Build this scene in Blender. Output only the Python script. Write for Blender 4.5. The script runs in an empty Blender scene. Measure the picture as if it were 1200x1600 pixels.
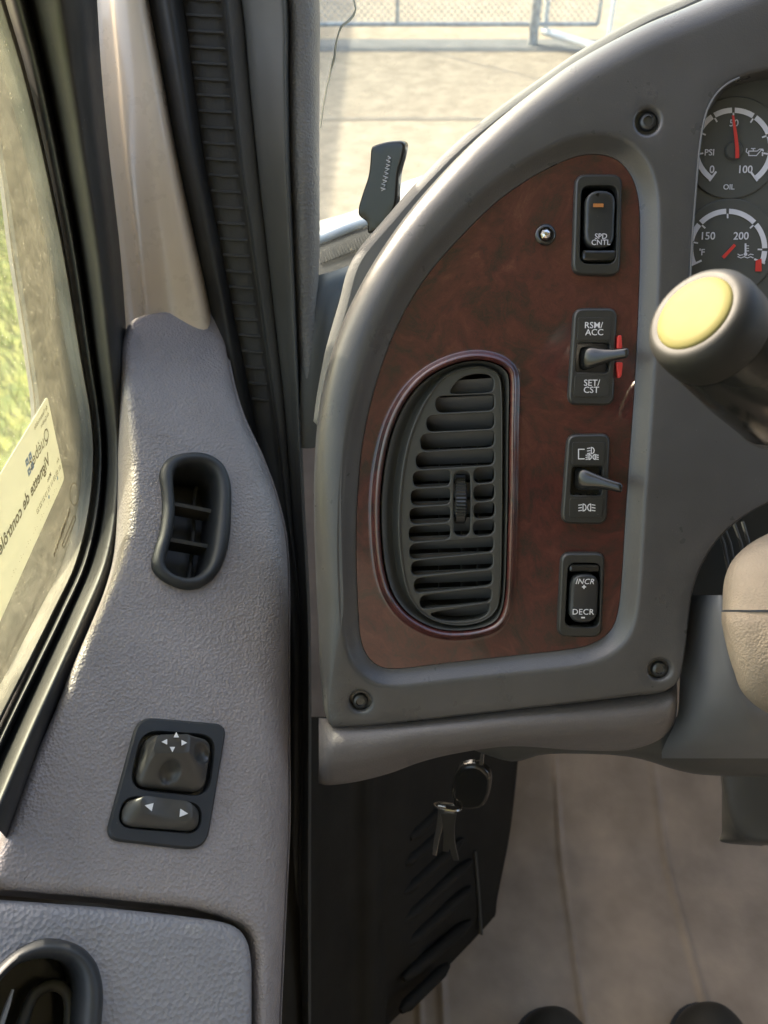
import bpy, math, random
import numpy as np
from mathutils import Vector, Matrix
from mathutils.geometry import delaunay_2d_cdt
random.seed(4); np.random.seed(4)
S = bpy.context.scene
COL = S.collection
# ------------------------------------------------------------------ camera
FPX = 1300.0; TH = math.radians(42.0); CZ = 2.4
cs, sn = math.cos(TH), math.sin(TH)
C0 = np.array([0.0, 0.0, CZ])
AX = np.array([1.0, 0, 0]); AY = np.array([0, sn, cs]); AZ = np.array([0, cs, -sn])
cd = bpy.data.cameras.new('camera'); cam = bpy.data.objects.new('camera', cd); COL.objects.link(cam)
cam.location = C0; cam.rotation_euler = (math.pi/2-TH, 0, 0)
cd.sensor_fit = 'VERTICAL'; cd.sensor_height = 24.0; cd.sensor_width = 18.0
cd.lens = FPX/1600*24.0; cd.clip_start = 0.02; cd.clip_end = 800
cd.dof.use_dof = True; cd.dof.focus_distance = 0.46; cd.dof.aperture_fstop = cd.lens/2.2
S.camera = cam

def ray(px, py): return AX*((px-600)/FPX) + AY*((800-py)/FPX) + AZ
def P3(px, py, d): return C0 + ray(px, py)*d
def WP(x, y, z): return np.array([x, y, z+CZ])          # eye-relative metres
def norm(a): return a/np.linalg.norm(a)

class Plane:
    """a real plane in the cab; hit() takes a design pixel to local metres (u, v)"""
    def __init__(s, a, b, c, world=False, flip=False):
        if not world: a, b, c = P3(*a), P3(*b), P3(*c)
        s.o = (a+b+c)/3; n = norm(np.cross(b-a, c-a))
        if np.dot(n, C0-s.o) < 0: n = -n
        if flip: n = -n
        s.n = n
        u = AX - n*np.dot(AX, n)
        if np.linalg.norm(u) < 0.3: u = AZ - n*np.dot(AZ, n)
        s.u = norm(u); s.v = np.cross(s.n, s.u)
    def hit(s, px, py, h=0.0):
        r = ray(px, py); o = s.o + s.n*h
        t = np.dot(o-C0, s.n)/np.dot(r, s.n)
        q = C0 + r*t - o
        return np.array([np.dot(q, s.u), np.dot(q, s.v)])
    def w(s, uv, h=0.0): return s.o + s.u*uv[0] + s.v*uv[1] + s.n*h
    def pts(s, L, h=0.0): return np.array([s.hit(x, y, h) for x, y in L])
    def mat(s, uv, h=0.0):
        m = Matrix(((s.u[0], s.v[0], s.n[0]), (s.u[1], s.v[1], s.n[1]), (s.u[2], s.v[2], s.n[2]))).to_4x4()
        m.translation = Vector(s.w(uv, h)); return m

# ------------------------------------------------------------------ object helpers
def thing(name, label, cat, loc, group=None, kind=None):
    o = bpy.data.objects.new(name, None); COL.objects.link(o); o.location = loc
    o.empty_display_size = 0.02
    o['label'] = label; o['category'] = cat
    if group: o['group'] = group
    return o
def tag(o, label=None, cat=None, group=None, kind=None):
    for k, v in (('label', label), ('category', cat), ('group', group), ('kind', kind)):
        if v: o[k] = v
    return o
def wloc(o):
    l = Vector(o.location)
    while o.parent: o = o.parent; l += Vector(o.location)
    return l
def part(name, parent=None, loc=None):
    o = bpy.data.objects.new(name, None); COL.objects.link(o); o.parent = parent
    o.empty_display_size = 0.01
    return o
class MB:
    def __init__(s): s.v = []; s.f = []; s.sm = []
    def add(s, V, F, smooth=True):
        b = len(s.v); s.v += [tuple(map(float, v)) for v in V]
        s.f += [tuple(i+b for i in f) for f in F]; s.sm += [smooth]*len(F); return s
order = []
def build(name, mb, mats, parent=None, sharp=40, idx=None, solid=0):
    me = bpy.data.meshes.new(name)
    o = bpy.data.objects.new(name, me); COL.objects.link(o)
    V = np.array(mb.v)
    order.append(o.name)
    if parent: o.parent = parent; base = np.array(wloc(parent))
    else: base = V.mean(0); o.location = base
    me.from_pydata([tuple(v) for v in (V-base)], [], mb.f)
    me.update()
    for p, s_ in zip(me.polygons, mb.sm): p.use_smooth = s_
    if not isinstance(mats, (list, tuple)): mats = [mats]
    for m in mats: me.materials.append(m)
    if idx is not None: me.polygons.foreach_set('material_index', idx)
    if sharp: me.set_sharp_from_angle(angle=math.radians(sharp))
    for p, s_ in zip(me.polygons, mb.sm): p.use_smooth = s_
    me.validate()
    if solid:
        md = o.modifiers.new('solid', 'SOLIDIFY'); md.thickness = solid; md.offset = -1
    return o

# ------------------------------------------------------------------ 2D helpers
def crom(P, n=8, closed=True):
    P = np.array(P, float); N = len(P); out = []
    rng = N if closed else N-1
    for i in range(rng):
        if closed: a, b, c, d = P[(i-1) % N], P[i], P[(i+1) % N], P[(i+2) % N]
        else: a, b, c, d = P[max(i-1, 0)], P[i], P[i+1], P[min(i+2, N-1)]
        for k in range(n):
            t = k/n
            out.append(.5*((2*b)+(-a+c)*t+(2*a-5*b+4*c-d)*t*t+(-a+3*b-3*c+d)*t**3))
    if not closed: out.append(P[-1])
    return np.array(out)
def resample(P, sp, closed=True):
    Q = np.vstack([P, P[:1]]) if closed else P
    L = np.r_[0, np.cumsum(np.linalg.norm(np.diff(Q, axis=0), axis=1))]
    n = max(int(round(L[-1]/sp)), 8)
    t = np.linspace(0, L[-1], n, endpoint=not closed)
    return np.array([np.interp(t, L, Q[:, k]) for k in range(Q.shape[1])]).T
def fillet(P, r, n=6):
    """polygon corners rounded; r scalar or list"""
    P = np.array(P, float); N = len(P); out = []
    for i in range(N):
        a, b, c = P[i-1], P[i], P[(i+1) % N]
        ri = r[i] if isinstance(r, (list, tuple)) else r
        la, lc = np.linalg.norm(a-b), np.linalg.norm(c-b)
        ri = min(ri, .48*la, .48*lc)
        if ri <= 0: out.append(b); continue
        p0 = b+(a-b)/la*ri; p2 = b+(c-b)/lc*ri
        for k in range(n+1):
            t = k/n; q = (1-t)**2*p0+2*t*(1-t)*b+t*t*p2
            w = .35*4*t*(1-t)*.25
            out.append(q)
    return np.array(out)
def area(P): x, y = P[:, 0], P[:, 1]; return .5*np.sum(x*np.roll(y, -1)-np.roll(x, -1)*y)
def ccw(P): return P if area(P) > 0 else P[::-1].copy()
def inset(P, d):
    """P ccw; positive d moves inward"""
    e = np.roll(P, -1, 0)-P; e /= np.linalg.norm(e, axis=1)[:, None]+1e-12
    nn = np.stack([-e[:, 1], e[:, 0]], 1)
    m = nn+np.roll(nn, 1, 0); l = np.linalg.norm(m, axis=1)[:, None]
    m /= l+1e-9
    k = 1/np.clip((m*nn).sum(1), .5, 1)
    return P+m*(d*k)[:, None] if np.isscalar(d) else P+m*(np.array(d)*k)[:, None]
def pip(Q, P):
    x, y = Q[:, 0][:, None], Q[:, 1][:, None]
    x1, y1 = P[:, 0][None], P[:, 1][None]; x2, y2 = np.roll(P[:, 0], -1)[None], np.roll(P[:, 1], -1)[None]
    c = ((y1 > y) != (y2 > y)) & (x < (x2-x1)*(y-y1)/(y2-y1+1e-30)+x1)
    return (c.sum(1) % 2) == 1
def sdist(Q, P):
    a = P[None]; b = np.roll(P, -1, 0)[None]; q = Q[:, None]
    t = np.clip(((q-a)*(b-a)).sum(2)/(((b-a)**2).sum(2)+1e-20), 0, 1)
    return np.linalg.norm(q-(a+(b-a)*t[..., None]), axis=2).min(1)

def sheet(mb, pl, outer, oprof, holes=(), hprofs=(), grid=0, hfun=None, smooth=True, osc=1.0):
    """surface over a plane: rings run in from the outline, rings run out from each hole, flat fill between.
    profiles are (inset, height); hfun(u,v)->extra height"""
    outer = np.array(outer); V = []; H = []; F = []; K = []
    def ring(P, h):
        b = len(V); V.extend(P); H.extend([h]*len(P)); K.append((b, len(P))); return b
    def band(b0, b1, n, inv=False):
        for i in range(n):
            j = (i+1) % n
            q = (b0+i, b0+j, b1+j, b1+i)
            F.append(q[::-1] if inv else q)
    n = len(outer); last = None
    for ins, h in oprof:
        b = ring(inset(outer, osc*ins), h)
        if last is not None: band(last, b, n)
        last = b
    loops = [(last, n)]
    for hp, prof in zip(holes, hprofs):
        hp = ccw(np.array(hp)); m = len(hp); last = None
        for ins, h in prof:
            b = ring(inset(hp, -ins), h)
            if last is not None: band(last, b, m, True)
            last = b
        loops.append((last, m))
    nband = len(F)
    Va = np.array(V)
    pts = []; hs = []; edges = []; src = []
    for b, m in loops:
        s0 = len(pts)
        for i in range(m): pts.append(Va[b+i]); hs.append(H[b+i]); src.append(b+i); edges.append((s0+i, s0+(i+1) % m))
    if grid:
        lo = Va[loops[0][0]:loops[0][0]+n]
        x0, y0 = lo.min(0); x1, y1 = lo.max(0)
        gx, gy = np.meshgrid(np.arange(x0, x1, grid), np.arange(y0, y1, grid*.87))
        gx[1::2] += grid/2
        G = np.stack([gx.ravel(), gy.ravel()], 1)
        ok = pip(G, lo)
        G = G[ok]
        for b, m in loops:
            L = Va[b:b+m]; dd = np.concatenate([sdist(G[i:i+400], L) for i in range(0, len(G), 400)]) if len(G) else np.zeros(0)
            keep = dd > grid*.5
            if b != loops[0][0]: keep &= ~pip(G, L)
            G = G[keep]
        for g in G:
            src.append(len(V)); V.append(g); H.append(H[loops[0][0]]); pts.append(g); hs.append(0)
    mid = np.mean(pts, axis=0)
    r = delaunay_2d_cdt([Vector((p-mid)*1000) for p in pts], edges, [], 0, 1e-5)
    ov, of, orig = r[0], r[2], r[3]
    mp = []
    for k, v in enumerate(ov):
        if orig[k]: mp.append(src[orig[k][0]])
        else: mp.append(len(V)); V.append(np.array(v)/1000+mid); H.append(H[loops[0][0]])
    Va = np.array(V)
    T = [tuple(mp[i] for i in f) for f in of]
    if T:
        cen = np.array([Va[list(t)].mean(0) for t in T])
        b, m = loops[0]; ok = pip(cen, Va[b:b+m])
        for b, m in loops[1:]: ok &= ~pip(cen, Va[b:b+m])
        for t, k in zip(T, ok):
            if k:
                a = Va[list(t)]
                if (a[1]-a[0])[0]*(a[2]-a[0])[1]-(a[1]-a[0])[1]*(a[2]-a[0])[0] < 0: t = t[::-1]
                F.append(t)
    Hh = np.array(H, float)
    if hfun is not None: Hh = Hh+np.array([hfun(a[0], a[1]) for a in Va])
    W = [pl.w(a, h) for a, h in zip(Va, Hh)]
    mb.add(W, F, smooth)
    if smooth and not grid:
        for i in range(len(mb.sm)-len(F)+nband, len(mb.sm)): mb.sm[i] = False
    return mb
def rprof(r, top, bot, n=5):
    """vertical wall then a quarter round of radius r up to 'top'"""
    return [(0, bot)]+[(r-r*math.cos(a), top-r+r*math.sin(a)) for a in np.linspace(0, math.pi/2, n)]
def plate(mb, pl, outer, top, bot, r=.0008, holes=(), hr=None, grid=0, hfun=None, sp=None):
    if sp: outer = resample(outer, sp)
    hr = r if hr is None else hr
    return sheet(mb, pl, outer, rprof(r, top, bot), holes, [rprof(hr, top, bot) for _ in holes], grid, hfun)

def loft(rows, nu=6, nv=6, fine=None):
    """rows of (px,py,d); smooth surface through them"""
    R = np.array([[P3(*p) for p in r] for r in rows])
    return loftw(R, nu, nv)
def loftw(R, nu=6, nv=6, closed=False):
    A = np.array([crom(r, nu, closed) for r in R])
    B = np.array([crom(A[:, j], nv, False) for j in range(A.shape[1])])   # j, i
    n, m = B.shape[0], B.shape[1]
    V = B.reshape(-1, 3); F = []
    for j in range(n if closed else n-1):
        for i in range(m-1):
            jj = (j+1) % n
            F.append((j*m+i, j*m+i+1, jj*m+i+1, jj*m+i))
    return V, F
def tube(path, rad, seg=10, closed=False, cap=True):
    P = np.array(path, float); n = len(P); V = []; F = []
    rad = [rad]*n if np.isscalar(rad) else rad
    up = None
    for i in range(n):
        if closed: t = norm(P[(i+1) % n]-P[i-1])
        else: t = norm(P[min(i+1, n-1)]-P[max(i-1, 0)])
        if up is None:
            up = np.array([0, 0, 1.]) if abs(t[2]) < .9 else np.array([1., 0, 0])
        a = norm(np.cross(t, up)); b = np.cross(a, t); up = b
        for k in range(seg):
            th = 2*math.pi*k/seg; V.append(P[i]+(a*math.cos(th)+b*math.sin(th))*rad[i])
    for i in range(n if closed else n-1):
        for k in range(seg):
            j = (i+1) % n
            F.append((i*seg+k, i*seg+(k+1) % seg, j*seg+(k+1) % seg, j*seg+k))
    if cap and not closed:
        F.append(tuple(range(seg))[::-1]); F.append(tuple((n-1)*seg+k for k in range(seg)))
    return V, F
def lathe(o, axis, prof, seg=48, ref=None):
    """prof (radius, distance along axis)"""
    axis = norm(np.array(axis)); ref = ref if ref is not None else (np.array([0, 0, 1.]) if abs(axis[2]) < .9 else np.array([1., 0, 0]))
    a = norm(np.cross(axis, ref)); b = np.cross(axis, a); V = []; F = []
    for r, z in prof:
        for k in range(seg):
            th = 2*math.pi*k/seg; V.append(o+axis*z+(a*math.cos(th)+b*math.sin(th))*r)
    for i in range(len(prof)-1):
        for k in range(seg):
            F.append((i*seg+k, i*seg+(k+1) % seg, (i+1)*seg+(k+1) % seg, (i+1)*seg+k))
    return V, F
def box(x0, x1, y0, y1, z0, z1):
    V = [WP(x, y, z) for x in (x0, x1) for y in (y0, y1) for z in (z0, z1)]
    F = [(0, 1, 3, 2), (4, 6, 7, 5), (0, 4, 5, 1), (2, 3, 7, 6), (0, 2, 6, 4), (1, 5, 7, 3)]
    return V, F
def rrect(cx, cy, w, h, r, n=6, rot=0):
    P = fillet([(cx-w/2, cy-h/2), (cx+w/2, cy-h/2), (cx+w/2, cy+h/2), (cx-w/2, cy+h/2)], r, n)
    if rot:
        c, s = math.cos(rot), math.sin(rot); P = (P-[cx, cy])@np.array([[c, s], [-s, c]])+[cx, cy]
    return P
def circ(cx, cy, r, n=32): return np.array([(cx+r*math.cos(2*math.pi*k/n), cy+r*math.sin(2*math.pi*k/n)) for k in range(n)])
FONT = None
def text_mb(mb, body, pl, px, py, cap, h, mirror=False, rot=0, sx=1.0, bold=0.0, space=1.0, ext=.00008, shear=0):
    """px,py centre in design pixels, cap height in design pixels"""
    c = pl.hit(px, py, h); up = pl.hit(px, py-cap/2, h)-pl.hit(px, py+cap/2, h); hh = np.linalg.norm(up)
    cu = bpy.data.curves.new('t', 'FONT'); cu.body = body; cu.size = hh/.72; cu.align_x = 'CENTER'; cu.align_y = 'CENTER'
    cu.extrude = ext; cu.offset = bold*hh; cu.space_character = space; cu.shear = shear; cu.resolution_u = 3
    ob = bpy.data.objects.new('t', cu); COL.objects.link(ob)
    dg = bpy.context.evaluated_depsgraph_get(); dg.update()
    me = bpy.data.meshes.new_from_object(ob.evaluated_get(dg))
    a = np.array([v.co[:] for v in me.vertices]); F = [tuple(p.vertices) for p in me.polygons]
    if len(a):
        ce = (a[:, :2].max(0)+a[:, :2].min(0))/2
        q = (a[:, :2]-ce)*[sx*(-1 if mirror else 1), 1]
        cr, sr = math.cos(rot), math.sin(rot)
        q = q@np.array([[cr, sr], [-sr, cr]])
        if mirror: F = [f[::-1] for f in F]
        mb.add([pl.w(c+p, h+z) for p, z in zip(q, a[:, 2])], F, False)
    bpy.data.objects.remove(ob); bpy.data.curves.remove(cu); bpy.data.meshes.remove(me)
    return mb
def flat(mb, pl, P, h, t=.00015):
    """thin raised mark, P in design pixels"""
    Q = ccw(pl.pts(P, h)); n = len(Q)
    V = [pl.w(q, h-t) for q in Q]+[pl.w(q, h) for q in Q]
    F = [tuple(range(n, 2*n))]+[(i, (i+1) % n, n+(i+1) % n, n+i) for i in range(n)]
    mb.add(V, F, False); return mb
def stroke(mb, pl, P, w, h, t=.00015, closed=False):
    P = np.array(P, float)
    for i in range(len(P) if closed else len(P)-1):
        a, b = P[i], P[(i+1) % len(P)]; d = norm(b-a); nn = np.array([-d[1], d[0]])*w/2; e = d*w*.3
        flat(mb, pl, [a-nn-e, b-nn+e, b+nn+e, a+nn-e], h+.00001*(i % 2), t)
    return mb

# ------------------------------------------------------------------ materials
def new_mat(name):
    m = bpy.data.materials.new(name); m.use_nodes = True; nt = m.node_tree; b = nt.nodes['Principled BSDF']
    return m, nt, b
def N(nt, t, **kw):
    n = nt.nodes.new(t)
    for k, v in kw.items():
        if k in n.inputs: n.inputs[k].default_value = v
        else: setattr(n, k, v)
    return n
def plastic(name, col, rough=.45, spec=.5, grain=0, gscale=900, gdist=.0002, mottle=.06, coat=0, metal=0, dust=0, dustcol=(.5, .47, .4), coarse=0):
    m, nt, b = new_mat(name); L = nt.links
    b.inputs['Roughness'].default_value = rough; b.inputs['Specular IOR Level'].default_value = spec
    b.inputs['Metallic'].default_value = metal
    if coat: b.inputs['Coat Weight'].default_value = coat; b.inputs['Coat Roughness'].default_value = .06
    tc = N(nt, 'ShaderNodeTexCoord')
    n1 = N(nt, 'ShaderNodeTexNoise', Scale=14.0, Detail=3.0, Roughness=.6); L.new(tc.outputs['Object'], n1.inputs['Vector'])
    r1 = N(nt, 'ShaderNodeMapRange'); r1.inputs['From Min'].default_value = .3; r1.inputs['From Max'].default_value = .7
    r1.inputs['To Min'].default_value = 1-mottle*2; r1.inputs['To Max'].default_value = 1+mottle*2; L.new(n1.outputs['Fac'], r1.inputs['Value'])
    mx = N(nt, 'ShaderNodeMix', data_type='RGBA', blend_type='MULTIPLY'); mx.inputs[0].default_value = 1
    mx.inputs[6].default_value = (*col, 1); L.new(r1.outputs['Result'], mx.inputs[7]); out = mx.outputs[2]
    rr = N(nt, 'ShaderNodeMapRange'); rr.inputs['To Min'].default_value = max(rough-.08, .03); rr.inputs['To Max'].default_value = min(rough+.1, 1)
    n2 = N(nt, 'ShaderNodeTexNoise', Scale=60.0, Detail=3.0, Roughness=.7); L.new(tc.outputs['Object'], n2.inputs['Vector'])
    L.new(n2.outputs['Fac'], rr.inputs['Value']); L.new(rr.outputs['Result'], b.inputs['Roughness'])
    if dust:
        vo = N(nt, 'ShaderNodeTexVoronoi', Scale=420.0); L.new(tc.outputs['Object'], vo.inputs['Vector'])
        n3 = N(nt, 'ShaderNodeTexNoise', Scale=90.0, Detail=3.0); L.new(tc.outputs['Object'], n3.inputs['Vector'])
        d1 = N(nt, 'ShaderNodeMapRange'); d1.inputs['From Min'].default_value = .05; d1.inputs['From Max'].default_value = .13
        d1.inputs['To Min'].default_value = 1; d1.inputs['To Max'].default_value = 0; L.new(vo.outputs['Distance'], d1.inputs['Value'])
        d2 = N(nt, 'ShaderNodeMapRange'); d2.inputs['From Min'].default_value = .56; d2.inputs['From Max'].default_value = .66; L.new(n3.outputs['Fac'], d2.inputs['Value'])
        mm = N(nt, 'ShaderNodeMath', operation='MULTIPLY'); L.new(d1.outputs['Result'], mm.inputs[0]); L.new(d2.outputs['Result'], mm.inputs[1])
        m3 = N(nt, 'ShaderNodeMath', operation='MULTIPLY'); L.new(mm.outputs[0], m3.inputs[0]); m3.inputs[1].default_value = dust
        m4 = N(nt, 'ShaderNodeMix', data_type='RGBA'); L.new(m3.outputs[0], m4.inputs[0]); L.new(out, m4.inputs[6]); m4.inputs[7].default_value = (*dustcol, 1); out = m4.outputs[2]
    L.new(out, b.inputs['Base Color'])
    if grain:
        v = N(nt, 'ShaderNodeTexVoronoi', Scale=float(gscale), feature='F1'); 
        nw = N(nt, 'ShaderNodeTexNoise', Scale=gscale*.35, Detail=3.0, Roughness=.6); L.new(tc.outputs['Object'], nw.inputs['Vector'])
        ad = N(nt, 'ShaderNodeMix', data_type='RGBA', blend_type='LINEAR_LIGHT'); ad.inputs[0].default_value = .00035*900/gscale
        L.new(tc.outputs['Object'], ad.inputs[6]); L.new(nw.outputs['Color'], ad.inputs[7]); L.new(ad.outputs[2], v.inputs['Vector'])
        sm = N(nt, 'ShaderNodeMath', operation='ADD'); L.new(v.outputs['Distance'], sm.inputs[0]); L.new(nw.outputs['Fac'], sm.inputs[1])
        hgt = sm.outputs[0]
        if coarse:
            # long irregular hide creases over the fine pebble
            vc = N(nt, 'ShaderNodeTexVoronoi', Scale=gscale*.13, feature='DISTANCE_TO_EDGE')
            nc = N(nt, 'ShaderNodeTexNoise', Scale=gscale*.12, Detail=3.0, Roughness=.65); L.new(tc.outputs['Object'], nc.inputs['Vector'])
            ac = N(nt, 'ShaderNodeMix', data_type='RGBA', blend_type='LINEAR_LIGHT'); ac.inputs[0].default_value = .012
            L.new(tc.outputs['Object'], ac.inputs[6]); L.new(nc.outputs['Color'], ac.inputs[7]); L.new(ac.outputs[2], vc.inputs['Vector'])
            mc = N(nt, 'ShaderNodeMapRange'); mc.inputs['From Max'].default_value = .035; mc.inputs['To Min'].default_value = -coarse; mc.inputs['To Max'].default_value = 0
            L.new(vc.outputs['Distance'], mc.inputs['Value'])
            nm = N(nt, 'ShaderNodeTexNoise', Scale=45.0, Detail=2.0); L.new(tc.outputs['Object'], nm.inputs['Vector'])
            mk = N(nt, 'ShaderNodeMapRange'); mk.inputs['From Min'].default_value = .50; mk.inputs['From Max'].default_value = .75; L.new(nm.outputs['Fac'], mk.inputs['Value'])
            mq = N(nt, 'ShaderNodeMath', operation='MULTIPLY'); L.new(mc.outputs['Result'], mq.inputs[0]); L.new(mk.outputs['Result'], mq.inputs[1])
            s2 = N(nt, 'ShaderNodeMath', operation='ADD'); L.new(hgt, s2.inputs[0]); L.new(mq.outputs[0], s2.inputs[1]); hgt = s2.outputs[0]
        bp = N(nt, 'ShaderNodeBump'); bp.inputs['Strength'].default_value = grain; bp.inputs['Distance'].default_value = gdist
        L.new(hgt, bp.inputs['Height']); L.new(bp.outputs['Normal'], b.inputs['Normal'])
    return m
M = {}
M['dash'] = plastic('soft_dark_grey_plastic', (.076, .074, .071), .29, .5, .3, 1500, .00014, .07, dust=.25, dustcol=(.4, .38, .33))
M['pad'] = plastic('grained_grey_pad', (.13, .13, .12), .6, .4, .5, 1100, .0002, .05)
M['door'] = plastic('grained_warm_grey_vinyl', (.262, .236, .228), .42, .6, .8, 620, .0006, .06, coarse=.8)
M['door_low'] = plastic('coarse_grained_grey_vinyl', (.255, .25, .26), .46, .55, .8, 460, .0007, .05)
M['bolster'] = plastic('grained_taupe_plastic', (.165, .150, .145), .5, .45, .5, 900, .0003, .05)
M['black'] = plastic('satin_black_plastic', (.028, .03, .03), .33, .5, .06, 2500, .00006, .05, dust=.15)
M['sw'] = plastic('switch_black_plastic', (.034, .034, .030), .34, .5, .1, 2500, .00006, .05, dust=.2)
M['sw2'] = plastic('worn_black_collar', (.024, .024, .022), .55, .3, .1, 1500, .0001, .1, dust=.2)
M['knob'] = plastic('soft_touch_black', (.062, .061, .057), .34, .55, .05, 2500, .00006, .05, dust=.15)
M['vent'] = plastic('vent_dark_grey_plastic', (.058, .059, .052), .36, .5, .06, 2500, .00006, .05, dust=.15)
M['kick'] = plastic('dull_black_panel', (.026, .024, .019), .7, .15, .1, 1500, .0001, .1)
M['blackm'] = plastic('matt_black_plastic', (.030, .033, .036), .48, .45, .15, 2200, .00008, .05, dust=.35)
M['rubber'] = plastic('black_seal_rubber', (.028, .028, .026), .5, .4, .15, 1500, .0001, .15, dust=.5)
M['rubber_worn'] = plastic('dusty_grey_rubber', (.20, .185, .15), .8, .2, .6, 500, .0003, .25, dust=.6)
M['charcoal'] = plastic('charcoal_trim', (.075, .075, .067), .45, .4, .15, 1500, .0001, .06)
M['ribbed'] = plastic('woven_pillar_seal', (.06, .06, .055), .75, .3, .5, 900, .0002, .08)
M['pillar_trim'] = plastic('pebbled_pillar_trim', (.17, .165, .155), .5, .5, .9, 600, .0006, .05)
M['paint'] = plastic('cream_body_paint', (.74, .63, .48), .28, .5, .05, 300, .00005, .03, coat=.5, dust=.35, dustcol=(.2, .16, .12))
M['white'] = plastic('white_print', (.78, .78, .78), .5, .3, mottle=.01)
M['scale'] = plastic('pale_dial_print', (.66, .66, .70), .5, .3, mottle=.01)
M['red'] = plastic('red_plastic', (.62, .05, .04), .35, .5, mottle=.02)
M['amber'] = plastic('amber_lens', (.42, .17, .05), .35, .5, mottle=.02)
M['yellow'] = plastic('pale_yellow_plastic', (.17, .155, .055), .6, .15, .05, 900, .0001, .05)
M['chrome'] = plastic('bright_metal', (.72, .70, .66), .16, .5, metal=1, mottle=.02)
M['steel'] = plastic('dull_screw_steel', (.10, .10, .095), .35, .5, metal=.6, mottle=.1)
M['dial'] = plastic('dial_face', (.085, .088, .080), .35, .4, mottle=.02)
M['glossyb'] = plastic('glossy_black_plastic', (.02, .02, .018), .16, .6, mottle=.02)
M['matgrey'] = plastic('tan_floor_paper', (.40, .325, .245), .5, .4, .25, 260, .0004, .10)
M['column'] = plastic('grained_beige_grey_cover', (.27, .225, .17), .6, .3, .7, 900, .0004, .12)
M['shroud'] = plastic('smooth_grey_shroud', (.15, .15, .148), .45, .4, .15, 1500, .0001, .04)
M['shoe'] = plastic('black_leather', (.03, .03, .026), .5, .4, .4, 500, .0003, .1)
M['body'] = plastic('white_truck_paint', (.75, .76, .78), .3, .5, mottle=.03, coat=.6)
M['cowl'] = plastic('black_cowl_plastic', (.025, .025, .028), .8, .15, mottle=.1)
M['galv'] = plastic('galvanised_steel', (.42, .42, .42), .5, .4, metal=.4, mottle=.15)
M['white_pipe'] = plastic('white_painted_pipe', (.8, .8, .78), .45, .4, mottle=.04)
M['headliner'] = plastic('grey_headliner', (.45, .44, .42), .9, .2, mottle=.05)
M['rearwall'] = plastic('dark_grey_cab_trim', (.13, .12, .11), .8, .2, mottle=.1)
M['build'] = plastic('pale_block_wall', (.5, .46, .40), .85, .2, .4, 8, .01, .1)

def wood():
    m, nt, b = new_mat('glossy_burl_wood'); L = nt.links
    tc = N(nt, 'ShaderNodeTexCoord')
    wn = N(nt, 'ShaderNodeTexNoise', Scale=16.0, Detail=5.0, Roughness=.55, Distortion=1.0); L.new(tc.outputs['Object'], wn.inputs['Vector'])
    ad = N(nt, 'ShaderNodeMix', data_type='RGBA', blend_type='LINEAR_LIGHT'); ad.inputs[0].default_value = .035
    L.new(tc.outputs['Object'], ad.inputs[6]); L.new(wn.outputs['Color'], ad.inputs[7])
    n1 = N(nt, 'ShaderNodeTexNoise', Scale=26.0, Detail=8.0, Roughness=.72, Distortion=2.2); L.new(ad.outputs[2], n1.inputs['Vector'])
    n2 = N(nt, 'ShaderNodeTexNoise', Scale=55.0, Detail=3.0, Roughness=.5, Distortion=.6); L.new(ad.outputs[2], n2.inputs['Vector'])
    n4 = N(nt, 'ShaderNodeTexNoise', Scale=210.0, Detail=6.0, Roughness=.75, Distortion=6.0); L.new(ad.outputs[2], n4.inputs['Vector'])
    a1 = N(nt, 'ShaderNodeMath', operation='MULTIPLY'); a1.inputs[1].default_value = .33; L.new(n2.outputs['Fac'], a1.inputs[0])
    a4 = N(nt, 'ShaderNodeMath', operation='MULTIPLY_ADD'); a4.inputs[1].default_value = .34; L.new(n4.outputs['Fac'], a4.inputs[0]); L.new(a1.outputs[0], a4.inputs[2])
    a2 = N(nt, 'ShaderNodeMath', operation='MULTIPLY_ADD'); a2.inputs[1].default_value = .45; L.new(n1.outputs['Fac'], a2.inputs[0]); L.new(a4.outputs[0], a2.inputs[2])
    cr = N(nt, 'ShaderNodeValToRGB'); e = cr.color_ramp.elements
    e[0].position = .445; e[0].color = (.014, .009, .008, 1); e[1].position = .68; e[1].color = (.125, .042, .028, 1)
    for p, c in ((.50, (.036, .015, .012, 1)), (.55, (.062, .014, .012, 1)), (.61, (.085, .020, .016, 1)), (.66, (.10, .030, .022, 1))):
        k = e.new(p); k.color = c
    L.new(a2.outputs[0], cr.inputs['Fac']); L.new(cr.outputs['Color'], b.inputs['Base Color'])
    b.inputs['Roughness'].default_value = .35; b.inputs['Coat Weight'].default_value = 1; b.inputs['Coat Roughness'].default_value = .035
    return m
M['wood'] = wood()
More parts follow.
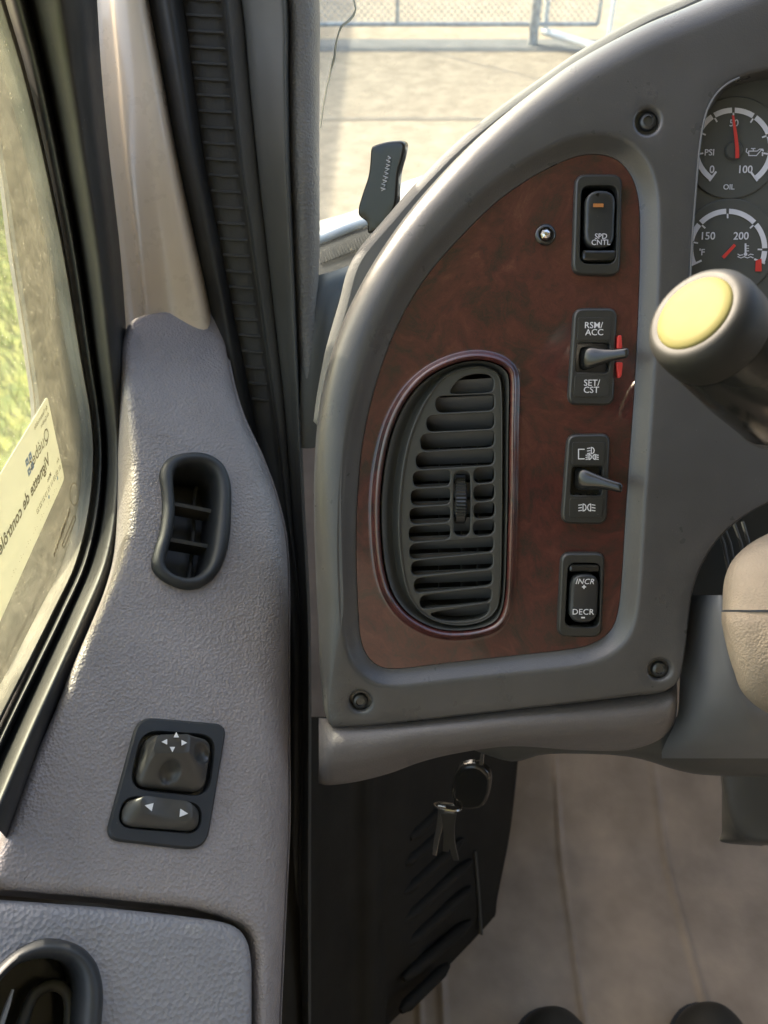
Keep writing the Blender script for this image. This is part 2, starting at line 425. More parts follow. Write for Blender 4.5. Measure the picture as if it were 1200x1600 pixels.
def glass(name, tint=(1, 1, 1), dirt=None, edge=.9):
    m, nt, b = new_mat(name); L = nt.links; nt.nodes.remove(b); out = nt.nodes['Material Output']
    tr = N(nt, 'ShaderNodeBsdfTransparent'); tr.inputs['Color'].default_value = (*tint, 1)
    gl = N(nt, 'ShaderNodeBsdfGlossy'); gl.inputs['Roughness'].default_value = .02
    lw = N(nt, 'ShaderNodeLayerWeight'); lw.inputs['Blend'].default_value = .5
    pw = N(nt, 'ShaderNodeMath', operation='POWER'); L.new(lw.outputs['Facing'], pw.inputs[0]); pw.inputs[1].default_value = 5
    fr = N(nt, 'ShaderNodeMath', operation='MULTIPLY_ADD'); L.new(pw.outputs[0], fr.inputs[0]); fr.inputs[1].default_value = edge; fr.inputs[2].default_value = .03
    mx = N(nt, 'ShaderNodeMixShader'); L.new(fr.outputs[0], mx.inputs[0]); L.new(tr.outputs[0], mx.inputs[1]); L.new(gl.outputs[0], mx.inputs[2])
    res = mx.outputs[0]
    if dirt:
        lo, hi, base, speck = dirt
        tc = N(nt, 'ShaderNodeTexCoord')
        df = N(nt, 'ShaderNodeBsdfTranslucent'); df.inputs['Color'].default_value = (.80, .74, .56, 1)
        d2 = N(nt, 'ShaderNodeBsdfDiffuse'); d2.inputs['Color'].default_value = (.42, .40, .33, 1)
        dm = N(nt, 'ShaderNodeMixShader'); dm.inputs[0].default_value = .5; L.new(df.outputs[0], dm.inputs[1]); L.new(d2.outputs[0], dm.inputs[2])
        n1 = N(nt, 'ShaderNodeTexNoise', Scale=110.0, Detail=5.0, Roughness=.8); L.new(tc.outputs['Object'], n1.inputs['Vector'])
        r1 = N(nt, 'ShaderNodeMapRange'); r1.inputs['From Min'].default_value = .35; r1.inputs['From Max'].default_value = .7
        r1.inputs['To Min'].default_value = lo; r1.inputs['To Max'].default_value = hi; L.new(n1.outputs['Fac'], r1.inputs['Value'])
        v = N(nt, 'ShaderNodeTexVoronoi', Scale=330.0); L.new(tc.outputs['Object'], v.inputs['Vector'])
        s1 = N(nt, 'ShaderNodeMapRange'); s1.inputs['From Min'].default_value = .06; s1.inputs['From Max'].default_value = .18; s1.inputs['To Min'].default_value = speck; s1.inputs['To Max'].default_value = 0
        L.new(v.outputs['Distance'], s1.inputs['Value'])
        n5 = N(nt, 'ShaderNodeTexNoise', Scale=120.0, Detail=2.0); L.new(tc.outputs['Object'], n5.inputs['Vector'])
        s5 = N(nt, 'ShaderNodeMapRange'); s5.inputs['From Min'].default_value = .5; s5.inputs['From Max'].default_value = .6; L.new(n5.outputs['Fac'], s5.inputs['Value'])
        sm = N(nt, 'ShaderNodeMath', operation='MULTIPLY'); L.new(s1.outputs['Result'], sm.inputs[0]); L.new(s5.outputs['Result'], sm.inputs[1])
        ad = N(nt, 'ShaderNodeMath', operation='ADD', use_clamp=True); L.new(r1.outputs['Result'], ad.inputs[0]); L.new(sm.outputs[0], ad.inputs[1])
        m2 = N(nt, 'ShaderNodeMixShader'); L.new(ad.outputs[0], m2.inputs[0]); L.new(res, m2.inputs[1]); L.new(dm.outputs[0], m2.inputs[2]); res = m2.outputs[0]
    L.new(res, out.inputs['Surface']); return m
M['windshield'] = glass('windshield_glass', (.90, .94, .92), (.0, .012, 0, .35), .35)
M['window'] = glass('dusty_window_glass', (.88, .92, .88), (.04, .13, 0, .7))
M['lens'] = glass('clear_cluster_lens', (.95, .95, .95))
def paper():
    m, nt, b = new_mat('translucent_decal_paper'); L = nt.links; out = nt.nodes['Material Output']
    b.inputs['Base Color'].default_value = (.62, .61, .54, 1); b.inputs['Roughness'].default_value = .5
    t = N(nt, 'ShaderNodeBsdfTranslucent'); t.inputs['Color'].default_value = (.74, .72, .60, 1)
    mx = N(nt, 'ShaderNodeMixShader'); mx.inputs[0].default_value = .55; L.new(b.outputs[0], mx.inputs[1]); L.new(t.outputs[0], mx.inputs[2]); L.new(mx.outputs[0], out.inputs['Surface']); return m
M['paper'] = paper()
M['ink'] = plastic('faded_brown_ink', (.26, .22, .14), .7, .2, mottle=.1)
M['inkblue'] = plastic('faded_blue_ink', (.30, .40, .50), .7, .2, mottle=.1)
def ground_mat(name, c1, c2, sc, bump=.3):
    m, nt, b = new_mat(name); L = nt.links; tc = N(nt, 'ShaderNodeTexCoord')
    n1 = N(nt, 'ShaderNodeTexNoise', Scale=sc, Detail=6.0, Roughness=.65); L.new(tc.outputs['Object'], n1.inputs['Vector'])
    cr = N(nt, 'ShaderNodeValToRGB'); cr.color_ramp.elements[0].position = .35; cr.color_ramp.elements[0].color = (*c1, 1); cr.color_ramp.elements[1].position = .68; cr.color_ramp.elements[1].color = (*c2, 1)
    L.new(n1.outputs['Fac'], cr.inputs['Fac']); L.new(cr.outputs['Color'], b.inputs['Base Color']); b.inputs['Roughness'].default_value = .9
    bp = N(nt, 'ShaderNodeBump'); bp.inputs['Strength'].default_value = bump; bp.inputs['Distance'].default_value = .02; L.new(n1.outputs['Fac'], bp.inputs['Height']); L.new(bp.outputs['Normal'], b.inputs['Normal'])
    return m
M['gravel'] = ground_mat('pale_gravel', (.24, .19, .135), (.37, .305, .22), 5.0)
M['concrete'] = ground_mat('pale_concrete', (.5, .47, .40), (.6, .57, .5), 2.0)
M['lawn'] = ground_mat('dry_green_lawn', (.08, .15, .015), (.34, .33, .06), 9.0, .8)
M['blade'] = ground_mat('grass_blades', (.10, .20, .02), (.42, .42, .08), 30.0, 0)

# ------------------------------------------------------------------ planes of the cab
D = Plane((500, 640, .452), (1100, 640, .446), (800, 1000, .469))       # instrument panel face
MP = Plane((275, 550, .56), (60, 1330, .405), (440, 1330, .46))         # door trim face
WX = -.20
WN = Plane(WP(WX, 0, 0), WP(WX, 1, 0), WP(WX, 0, 1), world=True)         # side glass
px2mm = .347e-3

# ================================================================== DASHBOARD
dash = thing('dashboard', 'curved dark grey truck dashboard with a burl wood panel, oval air vent and four switches', 'dashboard', P3(800, 1000, .5))
O_px = [(1480, -150), (1340, -120), (1200, -52), (1085, 0), (1000, 36), (905, 87), (850, 125), (790, 172), (740, 216), (700, 256), (650, 312), (605, 372), (565, 437), (530, 510), (508, 580),
        (494, 655), (488, 750), (489, 850), (493, 950), (497, 1040), (503, 1105)]
O_tail = [(512, 1136), (600, 1131), (760, 1113), (900, 1099), (1035, 1084)]
O_tail2 = [(1062, 1062), (1070, 1020), (1077, 960), (1084, 915), (1105, 866), (1140, 824), (1200, 788), (1290, 765), (1390, 770), (1480, 790)]
o1 = crom(O_px, 8, False); o2 = crom(O_tail, 4, False); o3 = crom(O_tail2, 6, False)
c1 = fillet(np.array([o1[-1], (500, 1140), o2[0]]), 30)[8:-8] if False else np.zeros((0, 2))
O_full = np.vstack([o1, o2, o3, [(1480, 700), (1480, 0)]])
HB = -.008
Oloc = resample(ccw(D.pts(O_full, HB)), .0035)
for _ in range(2): Oloc = (np.roll(Oloc, 1, 0)+2*Oloc+np.roll(Oloc, -1, 0))/4
yb_, yt_ = D.hit(800, 1120)[1], D.hit(800, 960)[1]; xr_, xl_ = D.hit(1055, 900)[0], D.hit(1000, 900)[0]
osc = np.array([min(np.interp(p[1], [yb_, yt_], [.26, 1]), np.interp(p[0], [xl_, xr_], [1, .26]) if p[1] < D.hit(1100, 700)[1] else 1) for p in Oloc])
for _ in range(6): osc = (np.roll(osc, 1)+2*osc+np.roll(osc, -1))/4
W_px = [(870, 256), (905, 243), (938, 241), (965, 250), (985, 272), (996, 302), (1000, 345), (999, 450), (992, 600), (985, 700), (978, 800), (972, 900), (966, 955), (955, 984), (932, 1003), (895, 1014), (800, 1025), (700, 1036),
        (622, 1045), (590, 1040), (572, 1022), (563, 996), (559, 950), (556, 850), (560, 750), (570, 670), (590, 590), (620, 510), (660, 440), (710, 380), (770, 320), (825, 280)]
HW = -.0075
Wpx = crom(W_px, 5)
Wloc = resample(ccw(D.pts(Wpx, HW)), .003)
G_px = crom([(1076, 520), (1080, 400), (1087, 300), (1095, 215), (1108, 165), (1135, 132), (1180, 114), (1240, 105), (1330, 104), (1440, 110)], 6, False)
G_full = np.vstack([G_px, [(1445, 560), (1076, 600)]])
Gloc = resample(ccw(D.pts(G_full, -.001)), .003)
SCR = [(1012, 190), (1030, 1046), (563, 1096)]
sh = [circ(*D.hit(x, y, -.001), .0062, 28) for x, y in SCR]
def dash_h(u, v): return 0.0
oprof = [(0, -.07), (0, -.016), (.0008, -.0115), (.0025, -.008), (.005, -.005), (.008, -.0026), (.0115, -.001), (.0145, -.0002), (.017, 0)]
wprof = [(0, -.013), (0, HW), (.0008, HW+.0004), (.0028, -.0056), (.0052, -.0032), (.0068, -.0015), (.0078, -.0006), (.0088, -.00015), (.010, 0)]
gprof = [(0, -.02), (0, -.0015), (.0004, -.0006), (.001, -.0002), (.002, 0)]
sprof = [(0, -.006), (0, -.0016), (.0006, -.0007), (.0014, -.0002), (.0022, 0)]
mb = MB(); sheet(mb, D, Oloc, oprof, [Wloc, Gloc]+sh, [wprof, gprof]+[sprof]*3, grid=.006, hfun=dash_h, osc=osc)
bezel = build('instrument_bezel', mb, M['dash'], dash, sharp=60)
for x, y in SCR:
    c = D.w(D.hit(x, y, -.004), -.0055)
    mb = MB(); mb.add(*lathe(c, D.n, [(.0065, -.001), (.0065, 0), (.0046, .0), (.0044, .0018), (.0038, .0026), (.0025, .003), (.0022, .0018), (.0001, .0018)], 28))
    build('screw', mb, M['steel'], bezel)
# soft dash pad outside the bezel
off = [(1480, -185), (1340, -152), (1200, -84), (1085, -18), (1000, 20), (905, 74), (850, 112), (780, 162), (715, 215), (655, 275), (600, 338), (560, 385), (541, 420), (528, 470), (508, 540), (494, 610), (487, 660)]
inn = [(p[0]+60, p[1]+55) for p in off]
padP = np.vstack([crom(off, 6, False), crom(inn, 6, False)[::-1]])
padL = resample(ccw(D.pts(padP, -.030)), .004)
mb = MB(); sheet(mb, D, padL, [(0, -.075), (0, -.038), (.0008, -.034), (.003, -.0305), (.006, -.029)], grid=0)
build('dash_pad', mb, M['pad'], dash, sharp=60)
# wood panel with raised lip round the vent
vf = lambda X, Y: (550+X/3.2, 520+Y/3.2)
VF_px = [vf(*p) for p in [(480, 170), (600, 140), (700, 150), (760, 182), (784, 240), (781, 500), (778, 800), (771, 1100), (763, 1290), (745, 1392), (700, 1450), (600, 1480), (480, 1485), (380, 1460), (280, 1400), (208, 1310), (170, 1200), (150, 1050), (145, 850), (165, 650), (210, 470), (280, 330), (370, 232)]]
VFl = resample(ccw(D.pts(crom(VF_px, 6), HW)), .0018)
lipprof = [(0, -.016), (0, HW+.002), (.0005, HW+.0033), (.0016, HW+.0040), (.0028, HW+.0036), (.0038, HW+.0018), (.0046, HW+.0004), (.0056, HW), (.007, HW)]
SWQ = [[(898, 272), (973, 272), (969, 432), (893, 430)], [(896, 481), (965, 481), (959, 634), (886, 633)], [(886, 678), (954, 677), (948, 820), (876, 818)], [(876, 863), (946, 863), (940, 996), (870, 995)]]
swh = [resample(inset(ccw(D.pts(fillet(q, 16), HW)), .0012), .0015) for q in SWQ]
mb = MB(); sheet(mb, D, inset(Wloc, .0003), [(0, HW-.003), (0, HW)], [inset(VFl, -.0006)]+swh, [lipprof]+[[(0, HW-.012), (0, HW)]]*4, grid=.008)
build('wood_panel', mb, M['wood'], dash, sharp=50)
# air vent
vent = part('air_vent', dash)
VG_px = [vf(*p) for p in [(480, 212), (600, 176), (690, 186), (738, 235), (748, 400), (748, 700), (746, 1000), (738, 1300), (712, 1395), (640, 1446), (520, 1462), (400, 1432), (315, 1362), (268, 1250), (240, 1050), (240, 850), (268, 620), (318, 450), (390, 310)]]
VGl = resample(ccw(D.pts(crom(VG_px, 6), HW+.001)), .0018)
# frame: outer ring falls in to the grille face
mb = MB()
n = 150
A = resample(VFl, 1e9) if False else None
def eqring(P, n):
    Q = np.vstack([P, P[:1]]); L = np.r_[0, np.cumsum(np.linalg.norm(np.diff(Q, axis=0), axis=1))]
    k0 = np.argmin(np.abs(P[:, 1]-P[:, 1].mean())+1e3*(P[:, 0] < P[:, 0].mean()))
    t = (np.linspace(0, L[-1], n, endpoint=False)+L[k0]) % L[-1]
    return np.array([np.interp(t, L, Q[:, k]) for k in range(2)]).T
ra = eqring(VFl, 160); rb = eqring(VGl, 160)
rows = []
for f, h in ((0, -.018), (0, HW+.0005), (.06, HW+.0014), (.15, HW+.0010), (.35, HW-.0035), (.6, HW-.0050), (.8, HW-.0035), (.9, HW-.0006), (.96, HW+.0002), (1.0, HW+.0002), (1.06, HW-.0001)):
    rows.append([D.w(a*(1-f)+b*f, h) for a, b in zip(ra, rb)])
V = np.array(rows).reshape(-1, 3); F = [(i*160+k, i*160+(k+1) % 160, (i+1)*160+(k+1) % 160, (i+1)*160+k) for i in range(len(rows)-1) for k in range(160)]
mb.add(V, F); build('vent_frame', mb, M['vent'], vent, sharp=60)
HGf = HW-.0008
slots = []
def slot(L_, R_, lt, lb, rt, rb_, rl=30, rr=22):
    P = fillet([(L_, lt), (R_, rt), (R_, rb_), (L_, lb)], [rl, rr, rr+8, rl+6], 5)
    slots.append(ccw(D.pts([vf(*p) for p in P], HGf)))
S1 = crom([(492, 298), (510, 262), (550, 225), (610, 207), (675, 208), (706, 232), (708, 270), (690, 296), (600, 303), (520, 306)], 3)
slots.append(ccw(D.pts([vf(*p) for p in S1], HGf)))
for L_, R_, lt, lb, rt, rb_ in [(418, 712, 318, 402, 306, 388), (372, 712, 416, 497, 400, 480), (342, 712, 508, 594, 491, 572), (320, 712, 602, 686, 582, 662),
        (305, 492, 694, 776, 686, 766), (608, 712, 678, 756, 672, 748), (295, 492, 786, 868, 778, 858), (608, 712, 766, 846, 758, 838), (288, 492, 878, 958, 870, 948), (608, 714, 854, 934, 848, 924),
        (285, 492, 970, 1048, 960, 1034), (606, 712, 942, 1020, 934, 1010), (288, 708, 1058, 1136, 1022, 1096), (296, 705, 1144, 1218, 1106, 1180), (310, 702, 1230, 1304, 1192, 1264), (340, 698, 1316, 1384, 1276, 1346)]:
    slot(L_, R_, lt, lb, rt, rb_, 38 if R_ > 600 and L_ < 500 else 34, 24)
S14 = crom([(396, 1404), (520, 1382), (620, 1366), (675, 1352), (688, 1370), (672, 1410), (620, 1434), (520, 1444), (440, 1436)], 3)
slots.append(ccw(D.pts([vf(*p) for p in S14], HGf)))
ws = ccw(D.pts([vf(*p) for p in rrect(550, 854, 84, 328, 40)], HGf)); slots.append(ws)
mb = MB(); plate(mb, D, inset(VGl, -.0008), HGf, HGf-.0035, .0002, slots, .0006)
build('grille', mb, M['vent'], vent, sharp=50)
# slanted louvers and upright vanes behind the grille
for i, yy in enumerate(np.arange(225, 1440, 44.5)):
    x0 = np.interp(yy, [200, 330, 500, 700, 1000, 1250, 1400], [500, 400, 330, 292, 270, 295, 380])
    a = D.hit(*vf(x0, yy+16)); b_ = D.hit(*vf(722, yy))
    if i % 2 == 0:
        mb = MB(); V = [D.w(a, HGf-.0045), D.w(b_, HGf-.0045), D.w(b_+[0, -.0095], HGf-.014), D.w(a+[0, -.0095], HGf-.014)]
        V += [v-D.n*.0012 for v in V]
        mb.add(V, [(0, 1, 2, 3), (7, 6, 5, 4), (0, 4, 5, 1), (2, 6, 7, 3), (1, 5, 6, 2), (0, 3, 7, 4)], False); build('louver', mb, M['shroud'], vent, sharp=0)
for xx in (455, 575, 660):
    a = D.hit(*vf(xx, 260)); b_ = D.hit(*vf(xx-8, 1400)); mb = MB(); u = np.array([.0012, 0])
    V = [D.w(a-u/2, HGf-.019), D.w(a+u/2, HGf-.019), D.w(b_+u/2, HGf-.019), D.w(b_-u/2, HGf-.019)]; V += [v-D.n*.012 for v in V]
    mb.add(V, [(0, 1, 2, 3), (7, 6, 5, 4), (0, 4, 5, 1), (2, 6, 7, 3), (1, 5, 6, 2), (0, 3, 7, 4)], False); build('vane', mb, M['charcoal'], vent, sharp=0)
mb = MB(); sheet(mb, D, inset(VGl, .0), [(0, HGf-.003), (0, HGf-.036)]); build('duct', mb, M['charcoal'], vent)
mb = MB(); c = D.w(D.hit(*vf(550, 854)), HGf-.012)
prof = []; 
V = []; F = []; seg = 90
for k in range(seg):
    th = 2*math.pi*k/seg; r = .0145-(.0007 if k % 2 else 0)
    for t in (-.0032, -.0024, .0024, .0032):
        rr_ = r-(.0012 if abs(t) > .003 else 0)
        V.append(c+D.u*t+(D.n*math.cos(th)+D.v*math.sin(th))*rr_)
for k in range(seg):
    for j in range(3): F.append((k*4+j, k*4+j+1, ((k+1) % seg)*4+j+1, ((k+1) % seg)*4+j))
mb.add(V, F, False); build('thumb_wheel', mb, M['black'], vent, sharp=0)

# ---- switches
def sw_frame(name, pts, r, top=.0035):
    """pts four px corners of the bezel, clockwise from top left, taken at the top face"""
    return fillet(pts, r, 6)
H0 = HW
def mk_switch(name, quad, r, hole, hr):
    g = part(name, dash); ht = H0+.0034
    P = resample(ccw(D.pts(fillet(quad, r), H0+.002)), .0012)
    hq = resample(ccw(D.pts(fillet(hole, hr), ht)), .0010)
    mb = MB(); sheet(mb, D, P, [(0, H0-.002), (0, H0+.0012), (.0003, H0+.0024), (.0008, H0+.0031), (.0014, ht)], [hq], [[(0, H0-.004), (0, ht-.0008), (.0002, ht-.0002), (.0005, ht)]])
    build('switch_bezel', mb, M['sw'], g, sharp=55)
    return g, ht
def rocker(g, quad, ht, tilt, r=16, mat='black'):
    """curved rocker: tilt>0 means its lower half is pressed in"""
    P = resample(ccw(D.pts(fillet(quad, r), ht)), .0010); c = P.mean(0); hv = (P[:, 1].max()-P[:, 1].min())/2; hu = (P[:, 0].max()-P[:, 0].min())/2
    f = lambda u, v: tilt*(v-c[1])/hv+.0012*((v-c[1])/hv)**2-.0006*((u-c[0])/hu)**2
    mb = MB(); sheet(mb, D, P, [(0, ht-.006), (0, ht-.0002), (.0003, ht+.0006), (.0010, ht+.0012), (.002, ht+.0014)], grid=.0022, hfun=f)
    return build('rocker', mb, M[mat], g, sharp=50), f, ht+.0014
# 1 speed control
g, ht = mk_switch('rocker_switch', [(898, 272), (973, 272), (969, 432), (893, 430)], 18, [(909, 290), (965, 290), (962, 412), (906, 412)], 14)
tag(g, 'upper rocker switch with amber mark reading SPD CNTL')
_, f, th_ = rocker(g, [(914, 299), (962, 299), (959, 388), (913, 388)], ht, .0004, 22)
mb = MB(); P = resample(ccw(D.pts(fillet([(911, 390), (964, 390), (962, 408), (908, 408)], [4, 4, 12, 12]), ht)), .001)
sheet(mb, D, P, [(0, ht-.006), (0, ht-.001), (.0005, ht), (.0015, ht+.0004)]); build('rocker_end', mb, M['glossyb'], g)
mb = MB(); 
for s_, yy in (('SPD', 369), ('CNTL', 378.5)): text_mb(mb, s_, D, 939, yy, 8.6, th_+.0005, bold=0)
build('lettering', mb, M['scale'], g, sharp=0)
mb = MB(); flat(mb, D, [(927, 318), (943, 318), (943, 323.5), (927, 323.5)], th_+.0013, .0004); build('indicator', mb, M['amber'], g, sharp=0)
# 2/3 lever switches
def lever_switch(quad, hole, pads, lever, names):
    g, ht = mk_switch('lever_switch', quad, 16, hole, 5)
    for p in pads:
        mb = MB(); plate(mb, D, resample(ccw(D.pts(fillet(p, 3), ht)), .001), ht+.0005, ht-.001, .0002); build('label_tab', mb, M['sw'], g, sharp=50)
    # socket floor + lever blade
    q = D.pts(hole, ht); mb = MB(); sheet(mb, D, resample(ccw(q), .0015), [(0, ht-.001), (0, ht-.0055)]); build('socket', mb, M['glossyb'], g)
    (x0, y0), (x1, y1), wd = lever
    a = D.hit(x0, y0, ht); mb = MB(); R = []
    # blade sweeps up out of the socket and to the right
    stations = [(0, -.005, .0066, 1.0), (.15, -.0015, .0068, 1.1), (.4, .0022, .0050, .9), (.65, .0058, .0036, .75), (.85, .0085, .0031, .6), (.96, .0098, .0029, .55), (1.0, .0101, .0018, .3)]
    for t, hh, vh, th in stations:
        x = x0+(x1-x0)*t; y = y0+(y1-y0)*(t**1.4); cc = D.hit(x, y, ht+hh)
        ring_ = []
        for k in range(16):
            an = 2*math.pi*k/16; ring_.append(D.w(cc+np.array([-math.sin(an)*.0012*th, math.cos(an)*vh*.9]), ht+hh+math.sin(an)*.0022*th+.0))
        R.append(ring_)
    V, F = loftw(np.array(R), 2, 3, closed=True); mb.add(V, F)
    m_ = len(crom(np.array(R)[:, 0], 3, False)); n_ = len(V)//m_
    mb.add([V[j*m_+m_-1] for j in range(n_)], [tuple(range(n_))]); build('lever', mb, M['glossyb'], g, sharp=60)
    return g, ht
g, ht = lever_switch([(896, 481), (965, 481), (959, 634), (886, 633)], [(902, 536), (953, 536), (951, 582), (899, 582)],
                     [[(903, 496), (955, 496), (953, 532), (902, 532)], [(898, 587), (952, 587), (950, 620), (896, 620)]], ((909, 560), (982, 551), 1), None)
tag(g, 'lever switch reading RSM/ACC and SET/CST with red blade edge')
for L2 in ((('RSM/', 928, 508), ('ACC', 928.5, 519)), (('SET/', 925, 598), ('CST', 924, 609))):
    mb = MB()
    for s_, x, y in L2: text_mb(mb, s_, D, x, y, 10, ht+.0007, bold=.004)
    build('lettering', mb, M['white'], g, sharp=0)
mb = MB()
for P in ([(965, 525), (971, 523), (972, 545), (964, 546)], [(963, 566), (973, 566), (971, 588), (966, 592)]): 
    Q = ccw(D.pts(fillet(P, 3), H0+.004)); plate(mb, D, resample(Q, .0006), H0+.0048, H0-.001, .0004)
build('red_marker', mb, M['red'], g)
g, ht = lever_switch([(886, 678), (954, 677), (948, 820), (876, 818)], [(894, 729), (942, 729), (940, 774), (891, 774)],
                     [[(894, 691), (946, 691), (943, 726), (893, 726)], [(890, 778), (943, 778), (940, 808), (889, 808)]], ((900, 748), (972, 763), 1), None)
tag(g, 'lever switch with headlamp and marker lamp symbols')
mb = MB(); hh = ht+.0007
stroke(mb, D, [(913, 702), (904, 702), (904, 717), (913, 717)], 1.5, hh)
def lamp(cx, cy, s, dirn, rays=3, dx=0):
    arc = [(cx+dirn*s*math.cos(t)*.9, cy+s*math.sin(t)) for t in np.linspace(-math.pi/2, math.pi/2, 7)]
    stroke(mb, D, arc, 1.3, hh, closed=True)
    for k in range(rays):
        yy = cy+(k-(rays-1)/2)*s*.8
        stroke(mb, D, [(cx-dirn*s*.35, yy), (cx-dirn*s*1.25, yy+s*.15)], 1.3, hh)
lamp(924, 704, 5, 1, 3); lamp(920.5, 714, 4, 1); lamp(930, 714, 4, -1)
build('symbol', mb, M['white'], g, sharp=0); mb = MB(); lamp(911, 793, 5.5, 1); lamp(923, 793, 5.5, -1)
build('symbol', mb, M['white'], g, sharp=0)
# 4 incr/decr
g, ht = mk_switch('rocker_switch', [(876, 863), (946, 863), (940, 996), (870, 995)], 16, [(888, 880), (939, 880), (936, 980), (883, 980)], 12)
tag(g, 'bottom rocker switch reading INCR and DECR')
_, f, th_ = rocker(g, [(892, 897), (936, 897), (933, 972), (888, 972)], ht, .0004, 20)
mb = MB(); P = resample(ccw(D.pts(fillet([(889, 882), (938, 882), (936, 894), (889, 894)], [10, 10, 3, 3]), ht)), .001)
sheet(mb, D, P, [(0, ht-.006), (0, ht-.001), (.0005, ht), (.0015, ht+.0004)]); build('rocker_end', mb, M['glossyb'], g)
mb = MB(); text_mb(mb, 'INCR', D, 914, 908.5, 8.5, th_+.0014, bold=0, shear=.25, space=1.05); text_mb(mb, '+', D, 912.5, 917, 8, th_+.0012, bold=.06)
text_mb(mb, 'DECR', D, 911.5, 956, 9, th_+.0006, bold=0, space=1.05); text_mb(mb, '-', D, 911, 965, 3, th_+.0008, bold=.3, sx=2)
build('lettering', mb, M['white'], g, sharp=0)
# indicator jewel
g = part('indicator_lamp', dash); tag(g, 'small round metal rimmed lamp set in the wood')
c = D.w(D.hit(852, 367, H0), H0); mb = MB(); mb.add(*lathe(c, D.n, [(.0055, -.001), (.0055, .0008), (.0048, .0016), (.0036, .0019), (.0032, .001)], 32)); build('rim', mb, M['glossyb'], g)
mb = MB(); mb.add(*lathe(c, D.n, [(.0033, 0), (.0031, .0018), (.0022, .0030), (.001, .0035), (.0001, .0036)], 7)); build('jewel', mb, M['chrome'], g, sharp=15)

# ---- gauges
HG = -.016
mb = MB(); plate(mb, D, resample(inset(Gloc, -.004), .004), HG, HG-.004, .0005); build('gauge_panel', mb, M['dial'], dash, sharp=50)
mb = MB()
cp = crom([(1108, 172), (1135, 140), (1180, 124), (1240, 118), (1330, 116), (1440, 118)], 5, False); cq = crom([(1100, 160), (1130, 120), (1180, 104), (1240, 95), (1330, 94), (1440, 98)], 5, False)
V = [D.w(D.hit(x, y, HG+.001), HG+.001) for x, y in cp]+[D.w(D.hit(x, y, -.004), -.004) for x, y in cq]
k = len(cp); mb.add(V, [(i, i+1, k+i+1, k+i) for i in range(k-1)]); build('cluster_hood', mb, M['dash'], dash)
def gauge(name, cx, cy, R, a0, a1, ticks, red=None):
    g = part(name, dash); hd = HG+.0010
    mb = MB(); rl = D.pts([(cx, cy), (cx+R*1.22, cy)], hd); rr_ = np.linalg.norm(rl[1]-rl[0]); plate(mb, D, circ(rl[0][0], rl[0][1], rr_, 64), hd, HG-.001, .0006)
    build('dial_face', mb, M['glossyb' if 0 else 'dial'], g, sharp=40)
    mb = MB(); tk = sorted(ticks)
    bounds = [a0]+[t for t in tk]+[a1]
    for p, q in zip(bounds[:-1], bounds[1:]):
        p2, q2 = p+2.2*(p != a0), q-2.2*(q != a1)
        an = np.radians(np.linspace(p2, q2, max(3, int((q2-p2)/5))))
        P = [(cx+R*math.cos(a), cy-R*math.sin(a)) for a in an]+[(cx+R*.87*math.cos(a), cy-R*.87*math.sin(a)) for a in an[::-1]]
        flat(mb, D, P, hd+.0004, .0002)
    for t in tk:
        a = math.radians(t); stroke(mb, D, [(cx+R*.86*math.cos(a), cy-R*.86*math.sin(a)), (cx+R*.77*math.cos(a), cy-R*.77*math.sin(a))], 2.4, hd+.0004)
    for t in (a0, a1):
        a = math.radians(t); stroke(mb, D, [(cx+R*1.0*math.cos(a), cy-R*1.0*math.sin(a)), (cx+R*.74*math.cos(a), cy-R*.74*math.sin(a))], 3, hd+.0004)
    build('dial_scale', mb, M['scale'], g, sharp=0)
    return g, hd
g, hd = gauge('gauge', 1146, 231, 63, -54, 234, [-10, 20, 56, 90, 122, 155, 190])
tag(g, 'oil pressure gauge with red needle near fifty')
mb = MB()
for s_, x, y, c in (('50', 1147, 192, 11), ('PSI', 1108.5, 238, 10), ('0', 1112.5, 264.5, 12), ('100', 1165.5, 264.5, 12), ('OIL', 1139, 292, 8.5)): text_mb(mb, s_, D, x, y, c, hd+.0004, bold=.015)
hh = hd+.0004
stroke(mb, D, [(1170, 236), (1170, 243), (1182, 243), (1190, 234), (1193, 236), (1192, 233), (1187, 233), (1183, 236)], 1.3, hh, closed=True)
stroke(mb, D, [(1174, 232), (1180, 232)], 1.3, hh); stroke(mb, D, [(1177, 232), (1177, 236)], 1.3, hh); stroke(mb, D, [(1170, 240), (1166, 237), (1167, 232)], 1.3, hh); stroke(mb, D, [(1191.5, 238), (1191.5, 243)], 2, hh)
build('lettering', mb, M['scale'], g, sharp=0)
mb = MB(); flat(mb, D, [(1144, 180), (1147, 180), (1152.5, 212), (1155, 235), (1155, 247), (1149.5, 247), (1149, 228)], hd+.003, .0006); build('needle', mb, M['red'], g, sharp=0)
mb = MB(); mb.add(*lathe(D.w(D.hit(1146, 236, hd), hd), D.n, [(.0048, 0), (.0046, .001), (.004, .0016), (.0001, .0018)], 32)); build('hub', mb, M['dial'], g)
g, hd = gauge('gauge', 1137, 388, 62, -22, 205, [-2, 42, 90, 138, 170])
tag(g, 'coolant temperature gauge with red needle')
mb = MB()
for s_, x, y, c in (('150', 1107, 368.5, 12), ('200', 1158, 368.5, 12), ('F', 1098.5, 394, 10)): text_mb(mb, s_, D, x, y, c, hd+.0004, bold=.015)
hh = hd+.0004
stroke(mb, D, [(1094, 389), (1094, 391)], 2, hh); stroke(mb, D, [(1165, 381), (1165, 397)], 2.6, hh); flat(mb, D, circ(1165, 397, 2.8, 10), hh+.0002)
for yy in (384, 388, 392): stroke(mb, D, [(1166, yy), (1170, yy)], 1.2, hh)
